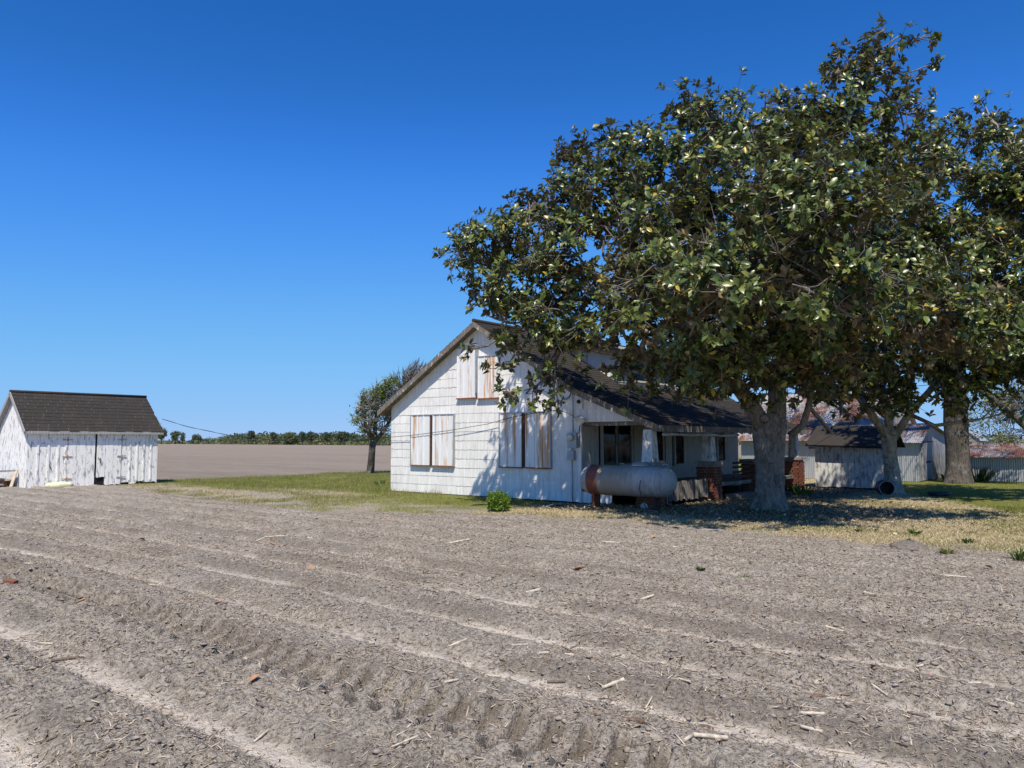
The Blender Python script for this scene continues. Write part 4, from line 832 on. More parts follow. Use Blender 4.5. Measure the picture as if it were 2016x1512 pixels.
def blob_tree(name, base, label, limbs, blobs, trunk_mat, leaf_len=.17, seed=1, dens=1.0, group=None, nleaf=8, single=300, trunkfn=None, upb=.75):
    """limbs: list of (points, radii); blobs: (centre, radius, density)"""
    rr = np.random.default_rng(seed); root = thing(name, base, label, 'tree', group)
    tm = MB()
    for pts, rad_ in limbs: tm.tube(pts, rad_, 14 if max(rad_) > .12 else 8, True, .05)
    (trunkfn(root) if trunkfn else None)
    tm.obj('limbs' if trunkfn else 'trunk', M[trunk_mat], root)
    nodes = np.array([p for pts, _ in limbs for p in pts[1:]]); nr = np.array([r for _, rd in limbs for r in rd[1:]])
    bm_, tw = MB(), MB(); LP, LD, LU = [], [], []
    for c, r, dn in blobs:
        c = np.array(c); d = np.linalg.norm(nodes - c, axis=1) + 0.3 * np.maximum(0, nodes[:, 2] - c[2]); i_ = int(np.argmin(d))
        path = curve(nodes[i_], c, .10, 6, rr); r0_ = min(nr[i_] * .7, .07 + .02 * r)
        bm_.tube(path, list(np.linspace(r0_, .018, 7)), 6, False)
        nsub = max(3, int(11 * r * r * dn)); subs = []
        for q in range(nsub):
            v = norm(rr.normal(size=3)); v[2] *= .85; p_ = c + v * r * (.35 + .6 * rr.random() ** .7); st = path[4 + int(rr.integers(0, 3))]
            bm_.tube(curve(st, p_, .12, 4, rr), list(np.linspace(.018, .009, 5)), 4, False); subs.append(p_)
        subs = np.array(subs); nt = max(5, int(102 * r ** 2.1 * dn * dens))
        for q in range(nt):
            s_i = int(rr.integers(0, nsub)); s0 = subs[s_i]; v = norm(s0 - c); sg = min(.24, .5 * r)
            p_ = s0 + v * sg * .7 + rr.normal(size=3) * sg * np.array([1, 1, .8]); v = norm(p_ - c + v * .3)
            tw.tube(curve(s0, p_, .12, 3, rr), [.008, .007, .006, .004], 3, False)
            ax = norm(v * .8 + norm(p_ - s0) * .6 + np.array([0, 0, upb]) + rr.normal(size=3) * .35)
            a1 = norm(np.cross(ax, rr.normal(size=3))); a2 = np.cross(ax, a1); k_ = int(rr.integers(nleaf - 2, nleaf + 3)); ph0 = rr.random() * 6.28
            for e in range(k_):
                th = ph0 + e * 2.4; op = R(rr.uniform(28, 80)); ra = a1 * math.cos(th) + a2 * math.sin(th)
                dr_ = ax * math.cos(op) + ra * math.sin(op); un = ax * math.sin(op) - ra * math.cos(op) + rr.normal(size=3) * .3
                LP.append(p_ - ax * rr.random() * .12); LD.append(dr_ + np.array([0, 0, -.12])); LU.append(un)
    bm_.obj('branches', M[trunk_mat], root)['kind'] = 'stuff'; o = tw.obj('twigs', M['twig'], root); o['kind'] = 'stuff'
    LP, LD, LU = np.array(LP), np.array(LD), np.array(LU); MT = leaf_frames(LD, LU); n = len(LP)
    L = leaf_len * (.6 + .75 * rr.random(n)); W = .85 + .40 * rr.random(n); tint = rr.random(n)
    sel = np.zeros(n, bool)
    if single:
        dist = np.linalg.norm(LP - np.array([0, 0, H]), axis=1); fc = np.abs(MT[:, :, 2] @ np.array([_f.x, _f.y, _f.z])); vis = visible(LP[:, 0], LP[:, 1], -90)
        score = dist / (L * (.3 + fc)) + (~vis) * 1e6 ; sel[np.argsort(score)[:single]] = True
        mes = [leaves_mesh('leaf', np.zeros((1, 3)), np.eye(3)[None], np.array([1.]), np.array([1.]), np.array([t_]), mat=M['magleaf']) for t_ in (.15, .4, .6, .75, .88)]
        for q in np.where(sel)[0]:
            lo_ = link('leaf', mes[int(rr.integers(0, 5))], None, root, tuple(LP[q])); m3 = Matrix(MT[q].tolist()); lo_.rotation_euler = m3.to_euler(); lo_.scale = (L[q] * W[q], L[q], L[q])
    kp = ~sel; o = link('crown', leaves_mesh('crown', LP[kp], MT[kp], L[kp], W[kp], tint[kp], mat=M['magleaf']), None, root); o['kind'] = 'stuff'
    print(name, 'leaves', n); return root
def big_trunk(path, rad_, mat, flare, seed):
    """a ridged trunk with root flare; returns a builder"""
    def fn(root):
        rr = random.Random(seed); n, N = 40, 34; m = MB(); path_ = [Vector(p) for p in path]
        ph_ = [rr.random() * 6.28 for _ in range(6)]
        for i_ in range(N + 1):
            t_ = i_ / N; s_ = t_ * (len(path_) - 1); q = min(int(s_), len(path_) - 2); c = path_[q].lerp(path_[q + 1], s_ - q); r = rad_[q] + (rad_[q + 1] - rad_[q]) * (s_ - q)
            z = c.z
            for j in range(n):
                th = 2 * math.pi * j / n; fz = math.exp(-max(z, 0) / .28)
                rid = 1 + .055 * math.sin(5 * th + ph_[0] + z * .6) + .035 * math.sin(9 * th + ph_[1] - z * 1.3) + .02 * math.sin(17 * th + ph_[2] + z * 4) + .05 * math.sin(2 * th + ph_[3] + z * 2.1) + .02 * (rr.random() - .5)
                fl__ = flare * fz * (1 + .55 * math.sin(4 * th + ph_[4]) + .35 * math.sin(7 * th + ph_[5]))
                m.v.append((c.x + math.cos(th) * (r * rid + fl__), c.y + math.sin(th) * (r * rid + fl__), z))
        for i_ in range(N):
            for j in range(n): m.f.append((i_ * n + j, i_ * n + (j + 1) % n, (i_ + 1) * n + (j + 1) % n, (i_ + 1) * n + j)); m.sm.append(True)
        m.f.append(tuple(N * n + j for j in range(n))); m.sm.append(True)
        m.obj('trunk', M[mat], root)
        for kx in range(7):   # knots and burls
            t_ = rr.uniform(.3, .98); s_ = t_ * (len(path_) - 1); q = min(int(s_), len(path_) - 2); c = path_[q].lerp(path_[q + 1], s_ - q); th = rr.uniform(-2.6, .3); r = rad_[q]
            k0 = c + Vector((math.cos(th), math.sin(th), 0)) * r * .80; k1 = c + Vector((math.cos(th), math.sin(th), .1)) * r * 1.16; MB().tube([k0, k0.lerp(k1, .6), k1], [.11, .09, .045], 9, True, .2).obj('knot', M[mat], root)
    return fn
A_ = lambda x, y, D: tuple(at(x, y, D))
T1 = (-6.57, 17.15, 0)
limbs1 = [([A_(1508, 850, 17.3), A_(1478, 795, 17.25), A_(1445, 752, 17.1), A_(1405, 705, 16.9), A_(1350, 650, 16.6), A_(1290, 590, 16.5), A_(1200, 520, 16.6)], [.21, .18, .155, .135, .11, .085, .05]),
          ([A_(1445, 752, 17.1), A_(1400, 730, 16.8), A_(1340, 715, 16.6), A_(1270, 700, 16.5), A_(1180, 690, 16.8), A_(1110, 670, 17.4), A_(1050, 640, 17.6)], [.13, .12, .115, .10, .08, .06, .035]),
          ([A_(1528, 850, 17.3), A_(1530, 790, 17.35), A_(1532, 730, 17.4), A_(1540, 660, 17.5), A_(1560, 560, 17.5), A_(1590, 430, 17.8), A_(1640, 300, 18), A_(1690, 190, 18), A_(1705, 120, 18)], [.23, .20, .175, .155, .13, .11, .08, .05, .02]),
          ([A_(1540, 660, 17.5), A_(1500, 580, 16.6), A_(1470, 480, 15.8), A_(1430, 380, 15.8)], [.13, .11, .09, .05]),
          ([A_(1532, 720, 17.4), A_(1570, 690, 16.6), A_(1610, 640, 15.8), A_(1650, 560, 15.3)], [.13, .10, .08, .05]),
          ([A_(1555, 858, 17.3), A_(1580, 838, 17.2), A_(1592, 800, 17.2), A_(1598, 765, 17.1), A_(1620, 735, 17.0)], [.085, .075, .07, .06, .04]),
          ([A_(1610, 640, 15.8), A_(1720, 625, 15.0), A_(1850, 615, 14.5), A_(1960, 640, 14.5)], [.09, .075, .055, .03]),
          ([A_(1560, 560, 17.5), A_(1500, 440, 18.6), A_(1450, 330, 19), A_(1400, 250, 18.6)], [.12, .10, .07, .04]),
          ([A_(1350, 650, 16.6), A_(1260, 520, 17.6), A_(1210, 400, 17.6), A_(1190, 320, 17.5)], [.10, .08, .055, .03]),
          ([A_(1290, 590, 16.5), A_(1150, 530, 17.2), A_(1050, 520, 18), A_(960, 530, 18.1), A_(905, 525, 18.1)], [.08, .065, .05, .03, .015])]
ld = lambda x_: 1.5 * max(0.0, min(1.0, (1220 - x_) / 160))
B1 = [(900, 520, 16.6, .42, .8), (955, 480, 16.6, .62, .9), (1040, 440, 17, .80, .8), (1045, 535, 16.5, .72, .75), (958, 620, 16.1, .5, .75), (985, 665, 15.9, .42, .8), (925, 690, 15.7, .16, 1.6), (1060, 720, 15.8, .42, .8), (1035, 775, 15.7, .36, .8), (1090, 770, 15.9, .25, .6), (1050, 640, 16, .72, .7),
      (1140, 400, 17.2, .85, .8), (1170, 310, 17.5, .58, .9), (1230, 310, 17.5, .55, .9), (1135, 500, 16.2, .95, .8), (1140, 600, 16, .85, .8), (1240, 420, 16.2, 1.05, .75), (1310, 330, 17, .9, .9), (1240, 545, 15.2, 1.1, .55), (1215, 640, 15.6, .85, .6),
      (1350, 470, 14.8, 1.2, 1), (1400, 255, 17.6, 1.05, 1), (1350, 610, 14.6, 1.05, 1), (1440, 370, 15.3, 1.2, 1), (1480, 510, 14.0, 1.2, 1), (1500, 245, 18, .95, 1), (1570, 360, 15.8, 1.2, 1), (1600, 500, 14.6, 1.2, 1), (1470, 630, 14.8, 1.0, .9), (1320, 700, 16.3, .75, .8), (1230, 715, 16.6, .5, .8),
      (1590, 250, 18, .9, .9), (1650, 290, 18, .85, .9), (1690, 195, 18, .6, .7), (1690, 115, 18, .48, .9), (1745, 130, 18, .48, .8), (1765, 85, 18, .25, 1), (1640, 140, 18, .22, 1), (1795, 195, 18, .36, .8), (1650, 230, 18, .5, .9), (1740, 205, 18.1, .45, .6), (1740, 60, 18, .13, 1.6), (1838, 72, 18, .14, 1.6), (1845, 128, 18, .15, 1.2), (1650, 100, 18, .12, 1.2), (1780, 255, 18.2, .48, .9), (1830, 300, 18.6, .5, .9), (1760, 390, 17.5, .8, .9), (1820, 225, 18, .12, 1.3),
      (1690, 400, 16.2, 1.1, 1), (1715, 520, 15.4, 1.1, 1), (1600, 620, 14.9, .95, .9), (1420, 715, 16.0, .6, .9), (1385, 765, 16.6, .45, .8), (1580, 705, 15.8, .6, .8), (1650, 660, 15.6, .7, .9), (1300, 520, 19.5, 1.5, .5), (1450, 380, 20.5, 1.5, .5), (1600, 420, 20.3, 1.6, .5), (1480, 560, 19.5, 1.3, .5), (1330, 420, 19.4, 1.2, .5), (1550, 600, 18.8, 1.1, .7),
      (1690, 470, 12.6, .95, .65), (1560, 560, 12.6, 1.0, .65), (1440, 575, 12.9, .95, .65), (1340, 530, 13.4, .95, .65), (1620, 400, 13.4, 1.0, .65), (1500, 430, 13.4, 1.0, .65), (1260, 590, 14.2, .8, .4), (1640, 560, 12.9, .8, .65), (1535, 680, 15.2, .75, .9), (1490, 715, 16.0, .5, .8), (1620, 700, 15.0, .6, .8), (1440, 690, 15.2, .6, .9), (1560, 755, 16.4, .35, .8),
      (1170, 680, 16.2, .4, .7), (1290, 735, 16.8, .4, .8), (1500, 660, 19.5, 1.2, .8), (1620, 650, 19.8, 1.2, .8), (1400, 640, 19.0, 1.0, .8), (1650, 760, 19.5, .7, .7), (1725, 160, 18, .45, .9), (1665, 170, 18, .4, .9), (1720, 270, 18, .6, .9), (1760, 330, 18, .7, .9), (1010, 590, 16.3, .6, .8), (1110, 630, 16, .5, .7), (1390, 735, 15.6, .5, .9), (1460, 750, 16.2, .42, .9), (1350, 770, 16.6, .38, .8), (1520, 740, 15.9, .45, .8), (1600, 760, 16.4, .45, .8), (1650, 725, 15.6, .55, .8), (1085, 705, 16, .3, .7), (1000, 720, 16, .35, .7), (980, 560, 16.4, .5, .8), (1680, 600, 14.4, .8, .9), (1420, 660, 14.6, .7, .9), (1990, 680, 14.4, .6, .9), (1920, 640, 14.6, .7, .9), (1850, 600, 14.3, .75, .9), (1780, 615, 14.0, .75, .9), (2030, 610, 14.6, .7, .9), (1900, 560, 14.8, .7, .9), (1760, 560, 13.8, .7, .9), (1840, 680, 15.2, .55, .8), (1000, 475, 16.8, .6, .55), (1090, 470, 16.8, .7, .55), (1015, 515, 16.5, .6, .55), (1090, 560, 16.2, .7, .55), (935, 515, 16.6, .5, .55), (1110, 430, 17.0, .6, .55), (1060, 590, 16.2, .6, .5), (980, 600, 16.2, .4, .5), (1190, 470, 16.5, .8, .55), (1180, 370, 17.2, .7, .55), (1280, 380, 16.8, .8, .55), (1050, 400, 17, .35, 1), (1200, 570, 15.8, .7, .55)]
blob_tree('magnolia_tree', T1, 'large magnolia with thick grey trunk beside the farmhouse porch', limbs1, [(A_(x_, y_, d_ + ld(x_)), r_ * (1 + ld(x_) / 17), dn * (1.35 if y_ < 430 else 1.1)) for x_, y_, d_, r_, dn in B1], 'bark1', .155, 11, 1.5, 'magnolia trees in the yard', 8, 300,
          big_trunk([(-6.57, 17.15, -.08), (-6.56, 17.13, .35), (-6.55, 17.12, .9), (-6.54, 17.10, 1.4), (-6.52, 17.08, 1.85), (-6.58, 17.05, 2.2)], [.33, .305, .295, .305, .34, .27], 'bark1', .15, 3))
limbs2 = [([A_(1748, 860, 23.2), A_(1715, 815, 23), A_(1690, 780, 22.7), A_(1660, 730, 22.3), A_(1640, 660, 21.8)], [.14, .11, .095, .075, .05]),
          ([A_(1752, 865, 23.2), A_(1748, 800, 23.2), A_(1735, 765, 23), A_(1760, 700, 22.6), A_(1790, 600, 22), A_(1810, 480, 21.8), A_(1830, 350, 21.6)], [.14, .12, .105, .09, .08, .06, .04]),
          ([A_(1760, 862, 23.2), A_(1790, 815, 22.8), A_(1830, 770, 22.2), A_(1880, 700, 21.6), A_(1930, 600, 21.4), A_(1970, 480, 21.4), A_(1990, 350, 21.4)], [.12, .105, .09, .085, .07, .06, .04]),
          ([A_(1790, 815, 22.8), A_(1840, 838, 22.2), A_(1885, 832, 21.9), A_(1930, 825, 21.7)], [.06, .055, .05, .03]),
          ([A_(1880, 700, 21.6), A_(1980, 640, 20.8), A_(2080, 560, 20.6)], [.09, .07, .04])]
B2 = [(1800, 330, 21.6, 1.0, .9), (1870, 300, 21.6, .95, .9), (1930, 255, 21.6, .5, .9), (1935, 200, 21.4, .22, 1.2), (1885, 222, 21.4, .13, 1.4), (1985, 270, 21.4, .8, 1), (2050, 260, 21.4, .8, 1), (1790, 450, 20.6, 1.3, .9), (1890, 430, 20.6, 1.4, .95), (2000, 410, 20.6, 1.4, .95), (2100, 430, 21, 1.6, .8), (1820, 570, 20, 1.35, .9), (1930, 560, 20, 1.4, .95), (2040, 550, 20.2, 1.5, .9),
      (1700, 640, 20.8, 1.1, .8), (1800, 690, 20.4, 1.1, .85), (1900, 690, 20.4, 1.1, .9), (2000, 680, 20.6, 1.15, .9), (1660, 745, 21.4, .8, .8), (1760, 760, 22, .7, .75), (1840, 780, 20.9, .65, .8), (1880, 800, 21.6, .5, .7), (1950, 745, 20.7, .6, .9), (2020, 750, 20.7, .5, .8), (2110, 650, 21, 1.4, .8), (1700, 790, 22.2, .5, .8), (1630, 790, 21.6, .5, .7), (1700, 700, 19.8, .8, .8), (1760, 690, 19.6, .8, .8), (1850, 640, 19.2, .9, .9), (1960, 650, 19.2, .9, .9), (1780, 800, 21.2, .45, .8), (1730, 750, 21, .6, .8), (1900, 760, 20.6, .6, .8), (1990, 790, 20.7, .4, .8), (1750, 540, 19.4, 1.0, .9), (1860, 500, 19.4, 1.1, .9), (1980, 500, 19.4, 1.1, .9), (2050, 640, 19.6, 1.0, .9), (2040, 720, 20, .8, .9), (1840, 390, 20.4, 1.0, .9), (1950, 340, 20.6, 1.0, .9), (2030, 350, 20.4, 1.0, .9)]
blob_tree('magnolia_tree', tuple(gnd(1757, 972)), 'second magnolia with pale forked trunk beside the plank store', limbs2, [(A_(x_, y_, d_), r_, dn) for x_, y_, d_, r_, dn in B2], 'bark2', .155, 23, 1.65, 'magnolia trees in the yard', 8, 0,
          big_trunk([tuple(gnd(1757, 972)), A_(1757, 935, 23.3), A_(1752, 895, 23.3), A_(1750, 860, 23.2), A_(1748, 838, 23.2)], [.215, .20, .19, .20, .14], 'bark2', .10, 8))

def fine_tree(name, base, label, limbs, clusters, mat, leafcol, leaf_len, seed, twigs=True, group=None, up=.4, leafn=16, tw_r=.005, spread=1.0, mult=1.0):
    """clusters: (centre, radius, twig count, leaves per twig)"""
    rr = np.random.default_rng(seed); root = thing(name, base, label, 'tree' if 'tree' in name else 'bush', group); tm = MB()
    for pts, rd in limbs: tm.tube(pts, rd, 12, True, .08)
    tm.obj('trunk', M[mat], root); nodes = np.array([p for pts, _ in limbs for p in pts[1:]]); tw = MB(); P, D = [], []
    for c, r, nt, lf in clusters:
        c = np.array(c); 
        for q in range(int(nt * mult)):
            v = norm(rr.normal(size=3)); e = c + v * r * (.3 + .7 * rr.random() ** .5); i_ = np.argmin(np.linalg.norm(nodes - e, axis=1) + rr.random(len(nodes)) * r * .8)
            cv = curve(nodes[i_], e, .12, 4, rr); tw.tube(cv, [tw_r * 2.4, tw_r * 2, tw_r * 1.5, tw_r, tw_r * .5], 3, False)
            for z in range(2):
                e2 = e + norm(v + rr.normal(size=3) * .7 + np.array([0, 0, up])) * r * .35 * rr.random(); tw.tube([cv[3], tuple((np.array(cv[3]) + e2) / 2 + rr.normal(size=3) * .02), tuple(e2)], [tw_r, tw_r * .8, tw_r * .4], 3, False)
            for z in range(rr.poisson(lf)): P.append(e + rr.normal(size=3) * .11 * spread); D.append(rr.normal(size=3) + np.array([0, 0, .3]))
    tw.obj('twigs', M['twig'], root)['kind'] = 'stuff'
    if P:
        P, D = np.array(P), np.array(D); n = len(P); cc = np.array(leafcol) * (.6 + .8 * rr.random((n, 1))); MT = leaf_frames(D, rr.normal(size=(n, 3)) + np.array([0, 0, 1.2]))
        o = link('crown', leaves_mesh('crown', P, MT, leaf_len * (.6 + .7 * rr.random(n)), 1.1 + .5 * rr.random(n), None, cc, M['softleaf']), None, root); o['kind'] = 'stuff'
    return root
# bare pollarded tree left of the house
b0 = tuple(gnd(729, 932))
DS = 36.8
limb3 = [([(b0[0], b0[1], -.1), b0, A_(731, 905, DS), A_(733, 880, DS), A_(738, 862, DS)], [.21, .19, .165, .16, .17]), ([A_(735, 868, DS), A_(722, 845, DS), A_(716, 822, DS), A_(712, 800, DS)], [.12, .09, .06, .03]), ([A_(738, 865, DS), A_(738, 838, DS), A_(742, 810, DS), A_(748, 780, DS)], [.12, .09, .06, .03]),
         ([A_(740, 868, DS), A_(755, 848, DS), A_(768, 828, DS + .5), A_(785, 800, DS + .8), A_(800, 770, DS + 1)], [.11, .09, .07, .05, .03]), ([A_(738, 865, DS), A_(728, 850, DS - .5), A_(728, 830, DS - .6), A_(730, 800, DS - .5)], [.08, .06, .05, .02])]
cl3 = [(A_(735, 850, DS), .5, 60, .2), (A_(718, 845, DS), .4, 40, .6), (A_(752, 838, DS), .6, 60, .1), (A_(725, 825, DS), .75, 90, 1.2), (A_(745, 800, DS), .95, 150, .8), (A_(765, 785, DS + .5), 1.0, 170, .25), (A_(790, 765, DS + .8), 1.0, 150, .12), (A_(812, 745, DS + 1), .7, 90, .05), (A_(830, 725, DS + 1), .5, 50, 0), (A_(720, 800, DS), .6, 40, 3), (A_(707, 822, DS), .35, 30, 5), (A_(745, 775, DS - .3), .45, 40, 7), (A_(769, 752, DS), .28, 26, 9), (A_(720, 780, DS), .25, 14, 7)]
fine_tree('pollarded_tree', b0, 'bare twiggy pollarded tree with a few green shoots beside the house', limb3, cl3, 'bark3', (.16, .24, .04), .10, 5, tw_r=.013, up=1.2, mult=1.15)
# big dark tree at the barn with fresh yellow-green leaves
b3 = tuple(gnd(1888, 952)); D3 = 28.8
limb4 = [([(b3[0], b3[1], -.2), b3, A_(1887, 925, D3), A_(1885, 880, D3), A_(1882, 830, D3), A_(1880, 770, D3), A_(1885, 690, D3), A_(1890, 600, D3)], [.62, .52, .42, .40, .41, .36, .28, .2]), ([A_(1880, 770, D3), A_(1920, 755, D3 - .4), A_(1955, 785, D3 - .9), A_(1990, 812, D3 - 1.3), A_(2030, 850, D3 - 1.6), A_(2080, 870, D3 - 1.8)], [.2, .17, .15, .14, .13, .10]),
         ([A_(1885, 690, D3), A_(1940, 640, D3), A_(2000, 600, D3), A_(2060, 540, D3)], [.2, .15, .11, .06]), ([A_(1885, 690, D3), (-7.5, 31.8, 6.0), (-9.3, 31.3, 6.5), (-11.2, 31.5, 6.4)], [.2, .15, .11, .06])]
cl4 = [(A_(1945, 830, D3 - .6), .8, 70, 5), (A_(1990, 845, D3 - 1), .7, 60, 5), (A_(1925, 800, D3 - .5), .7, 60, 5), (A_(1970, 790, D3 - .8), .7, 60, 5), (A_(2010, 800, D3 - 1), .7, 60, 5), (A_(2030, 760, D3 - 1), .9, 60, 5), (A_(1960, 700, D3), 1.2, 60, 4), (A_(1900, 560, D3), 1.6, 60, 4), (A_(2010, 560, D3), 1.6, 60, 4)] + [((x_, y_, z_), 1.5, 70, 7) for x_, y_, z_ in ((-9.5, 31, 7), (-8.0, 30.5, 7.5), (-11, 31.5, 6.6), (-6.6, 30.5, 7.8), (-7.4, 32.3, 6.6), (-9.6, 32.6, 6.3), (-5.0, 30.5, 7.4), (-12.2, 32.4, 6.2))]
fine_tree('yard_tree', b3, 'massive dark trunked tree with fresh fine leaves before the barn', limb4, cl4, 'bark3', (.20, .23, .06), .085, 9, tw_r=.006)
# small round bush
b5 = gnd(980, 1006); bc = b5 + Vector((0, 0, .21))
rr = np.random.default_rng(4); root = thing('round_bush', tuple(b5), 'small round bright green bush in front of the gable wall', 'bush'); n = 2600
v = norm(rr.normal(size=(n, 3))) * (.55 + .45 * rr.random((n, 1)) ** .5); v *= (1 + .28 * np.sin(v[:, :1] * 7 + 1) * np.cos(v[:, 1:2] * 6) + .12 * np.sin(v[:, 2:] * 11)); P = np.array(bc) + v * np.array([.235, .235, .21]); MT = leaf_frames(v + rr.normal(size=(n, 3)) * .6, rr.normal(size=(n, 3)) + np.array([0, 0, 1]))
link('foliage', leaves_mesh('foliage', P, MT, .035 + .025 * rr.random(n), 1.2 + .4 * rr.random(n), None, np.array([.16, .26, .03]) * (.6 + .8 * rr.random((n, 1))), M['softleaf']), None, root)['kind'] = 'stuff'
m = MB()
for q in range(14): a_ = q * 2.4; m.tube([tuple(b5 + Vector((0, 0, -.02))), tuple(bc + Vector((math.cos(a_) * .1, math.sin(a_) * .1, 0))), tuple(bc + Vector((math.cos(a_) * .19, math.sin(a_) * .19, .05 * math.sin(q))))], [.008, .006, .003], 4)
m.obj('stem', M['twig'], root)

# strappy clumps and weeds
def clump(name, pos, label, nb_, h_, wd, col, lean, group=None, seed=0):
    rr = np.random.default_rng(seed); m_v, fs = [], []
    for q in range(nb_):
        a_ = rr.random() * 6.28; r0_ = rr.random() ** .5 * h_ * .5; ln = lean * h_ * (.4 + rr.random()); hh_ = h_ * (.55 + .5 * rr.random()); w2 = wd * (.7 + .6 * rr.random())
        bx, by = pos[0] + r0_ * math.cos(a_), pos[1] + r0_ * math.sin(a_); b2 = rr.random() * 6.28; dx_, dy_ = math.cos(a_), math.sin(a_); sx_, sy_ = -math.sin(b2) * w2 / 2, math.cos(b2) * w2 / 2; o = len(m_v); zb = pos[2] - .01
        m_v += [(bx - sx_, by - sy_, zb), (bx + sx_, by + sy_, zb), (bx + dx_ * ln * .4 - sx_, by + dy_ * ln * .4 - sy_, zb + hh_ * .7), (bx + dx_ * ln * .4 + sx_, by + dy_ * ln * .4 + sy_, zb + hh_ * .7), (bx + dx_ * ln, by + dy_ * ln, zb + hh_ * (.95 - .3 * rr.random()))]
        fs += [(o, o + 1, o + 3), (o, o + 3, o + 2), (o + 2, o + 3, o + 4)]
    cc = np.array(col) * (.6 + .8 * np.repeat(rr.random((nb_, 1)), 5, 0)); V = np.array(m_v) - np.array(pos)
    o = link(name, np_mesh(name, V, [np.array(fs)], cols=cc), M['blade'], None, pos); return tag(o, label, 'plant', group)
clump('leafy_plant', tuple(gnd(1925, 948)), 'bushy strap leaved plant at the foot of the dark trunk', 160, .75, .03, (.10, .14, .035), 1.1, None, 1)
clump('leafy_plant', tuple(gnd(1868, 948)), 'small dark plant on the barn side of the massive trunk', 60, .4, .03, (.07, .10, .03), .8, None, 2)
clump('leafy_plant', tuple(gnd(1582, 975)), 'green strap leaved plant at the foot of the brick pier', 70, .42, .025, (.10, .17, .03), .6, None, 3)
clump('leafy_plant', tuple(gnd(1560, 968)), 'dark leafy plant beside the rear brick pier', 60, .35, .03, (.06, .09, .025), .9, None, 4)
for q, (px, py, s_, lb) in enumerate(((1790, 1078, .09, 'low green weed tuft on the small soil mound'), (1800, 1052, .10, 'low green weed tuft just behind the small soil mound'), (1905, 1068, .09, 'dark green weed tuft alone in the straw right of the mound'), (1865, 1092, .08, 'yellowish weed tuft at the field edge right of the mound'), (2008, 1105, .14, 'green weed clump at the far right edge of the field'), (1690, 1050, .06, 'tiny green weed tuft in the straw behind the trunk shadow edge'),
                                      (1465, 1142, .06, 'thin green weed sprig growing in the bare furrows'), (1380, 1140, .05, 'sparse green sprig left of the weed in the furrows'), (865, 968, .14, 'dry brown weed standing against the gable wall foot'), (815, 965, .10, 'short green weed under the left window cover'), (748, 955, .22, 'green weed clump at the left corner of the gable'))):
    g_ = gnd(px, py); clump('weed', (g_.x, g_.y, gz(g_.x, g_.y)), lb, 45, s_ * 1.3, .016, (.36, .27, .15) if 'dry' in lb else ((.20, .20, .06) if 'yellowish' in lb else (.075, .125, .025)), .9, 'weeds around the yard', 20 + q)
mp_ = gnd(1790, 1082); m = MB(); pr = [(.27 * (1 - t_ ** 2) + .001, .14 * t_ ** 1.0 - .03) for t_ in np.linspace(0, 1, 9)]; m.lathe(pr, 28, 'z', (mp_.x, mp_.y, gz(mp_.x, mp_.y)))
m.v = [(a + random.uniform(-.02, .02), b + random.uniform(-.02, .02), c + random.uniform(-.012, .012)) for a, b, c in m.v]; M['mound'] = flat_mat('dark_mound_soil', (0.16, 0.137, 0.115), .95, .4, 30)
tag(m.obj('soil_mound', M['mound']), 'low grey ant mound of soil at the straw edge', 'mound')

rr = np.random.default_rng(55); n = 16000; x = rr.uniform(-11.5, 0, n); y = rr.uniform(13, 27, n); ml = masks(x, y); kp = (rr.random(n) < ml['litter'] * .45 + .02 * ml['yard']) & ~in_house(x, y); x, y = x[kp], y[kp]; n = len(x)
D_ = np.stack([rr.normal(size=n), rr.normal(size=n), rr.normal(size=n) * .25], -1); U_ = np.stack([rr.normal(size=n) * .35, rr.normal(size=n) * .35, np.ones(n)], -1); q = rr.random((n, 1)); cl_ = np.where(q < .5, np.array([.17, .125, .08]), np.where(q < .85, np.array([.30, .235, .155]), np.array([.48, .38, .25]))) * (.6 + .7 * rr.random((n, 1)))
tag(link('leaf_litter', leaves_mesh('leaf_litter', np.stack([x, y, height(x, y, False) + .012], -1), leaf_frames(D_, U_), .05 + .06 * rr.random(n), .8 + .5 * rr.random(n), None, cl_, M['bits'], leaf_template(.8, -.2))), 'brown fallen leaves carpeting the ground under the magnolias', 'leaf litter', None, 'stuff')

# ------------------------------------------------------------------ barrel, pan, debris
bp = gnd(1742, 974); br = thing('barrel', tuple(bp), 'dark steel barrel lying on its side by the pale magnolia trunk', 'barrel')
ax_ = Vector((.35, -.75, 0)).normalized(); c0 = bp + Vector((0, 0, .21)); m = MB(); e0, e1 = c0 - ax_ * .32, c0 + ax_ * .32
m.tube([e0, e0.lerp(e1, .3), e0.lerp(e1, .33), e0.lerp(e1, .36), e0.lerp(e1, .66), e0.lerp(e1, .69), e0.lerp(e1, .72), e1], [.205, .205, .217, .205, .205, .217, .205, .205], 28, False)
m.tube([e1 - ax_ * .002, e1 - ax_ * .5], [.195, .195], 28, False); m.obj('barrel_shell', M['steel_dark'], br)
rim = MB(); sx_ = Vector((ax_.y, -ax_.x, 0)); rim.tube([e1 + sx_ * (.205 * math.cos(q * .2618)) + Vector((0, 0, .205 * math.sin(q * .2618))) for q in range(25)], .011, 6); rim.obj('rim', M['greymetal'], br)
MB().lathe([(.001, 0), (.2, 0), (.2, .02), (.001, .02)], 24, 'z').obj; dsk = MB().tube([e0 - ax_ * .004, e0 + ax_ * .01], [.2, .2], 28, True); dsk.obj('barrel_bottom', M['steel_dark'], br)
pp = gnd(1848, 977); m = MB(); m.lathe([(.001, .02), (.22, .02), (.30, .12), (.32, .12), (.24, .0), (.001, .0)], 24, 'z', (pp.x, pp.y, .0)); tag(m.obj('steel_pan', M['steel_dark']), 'shallow dark steel pan lying on the lawn behind the straw', 'pan')
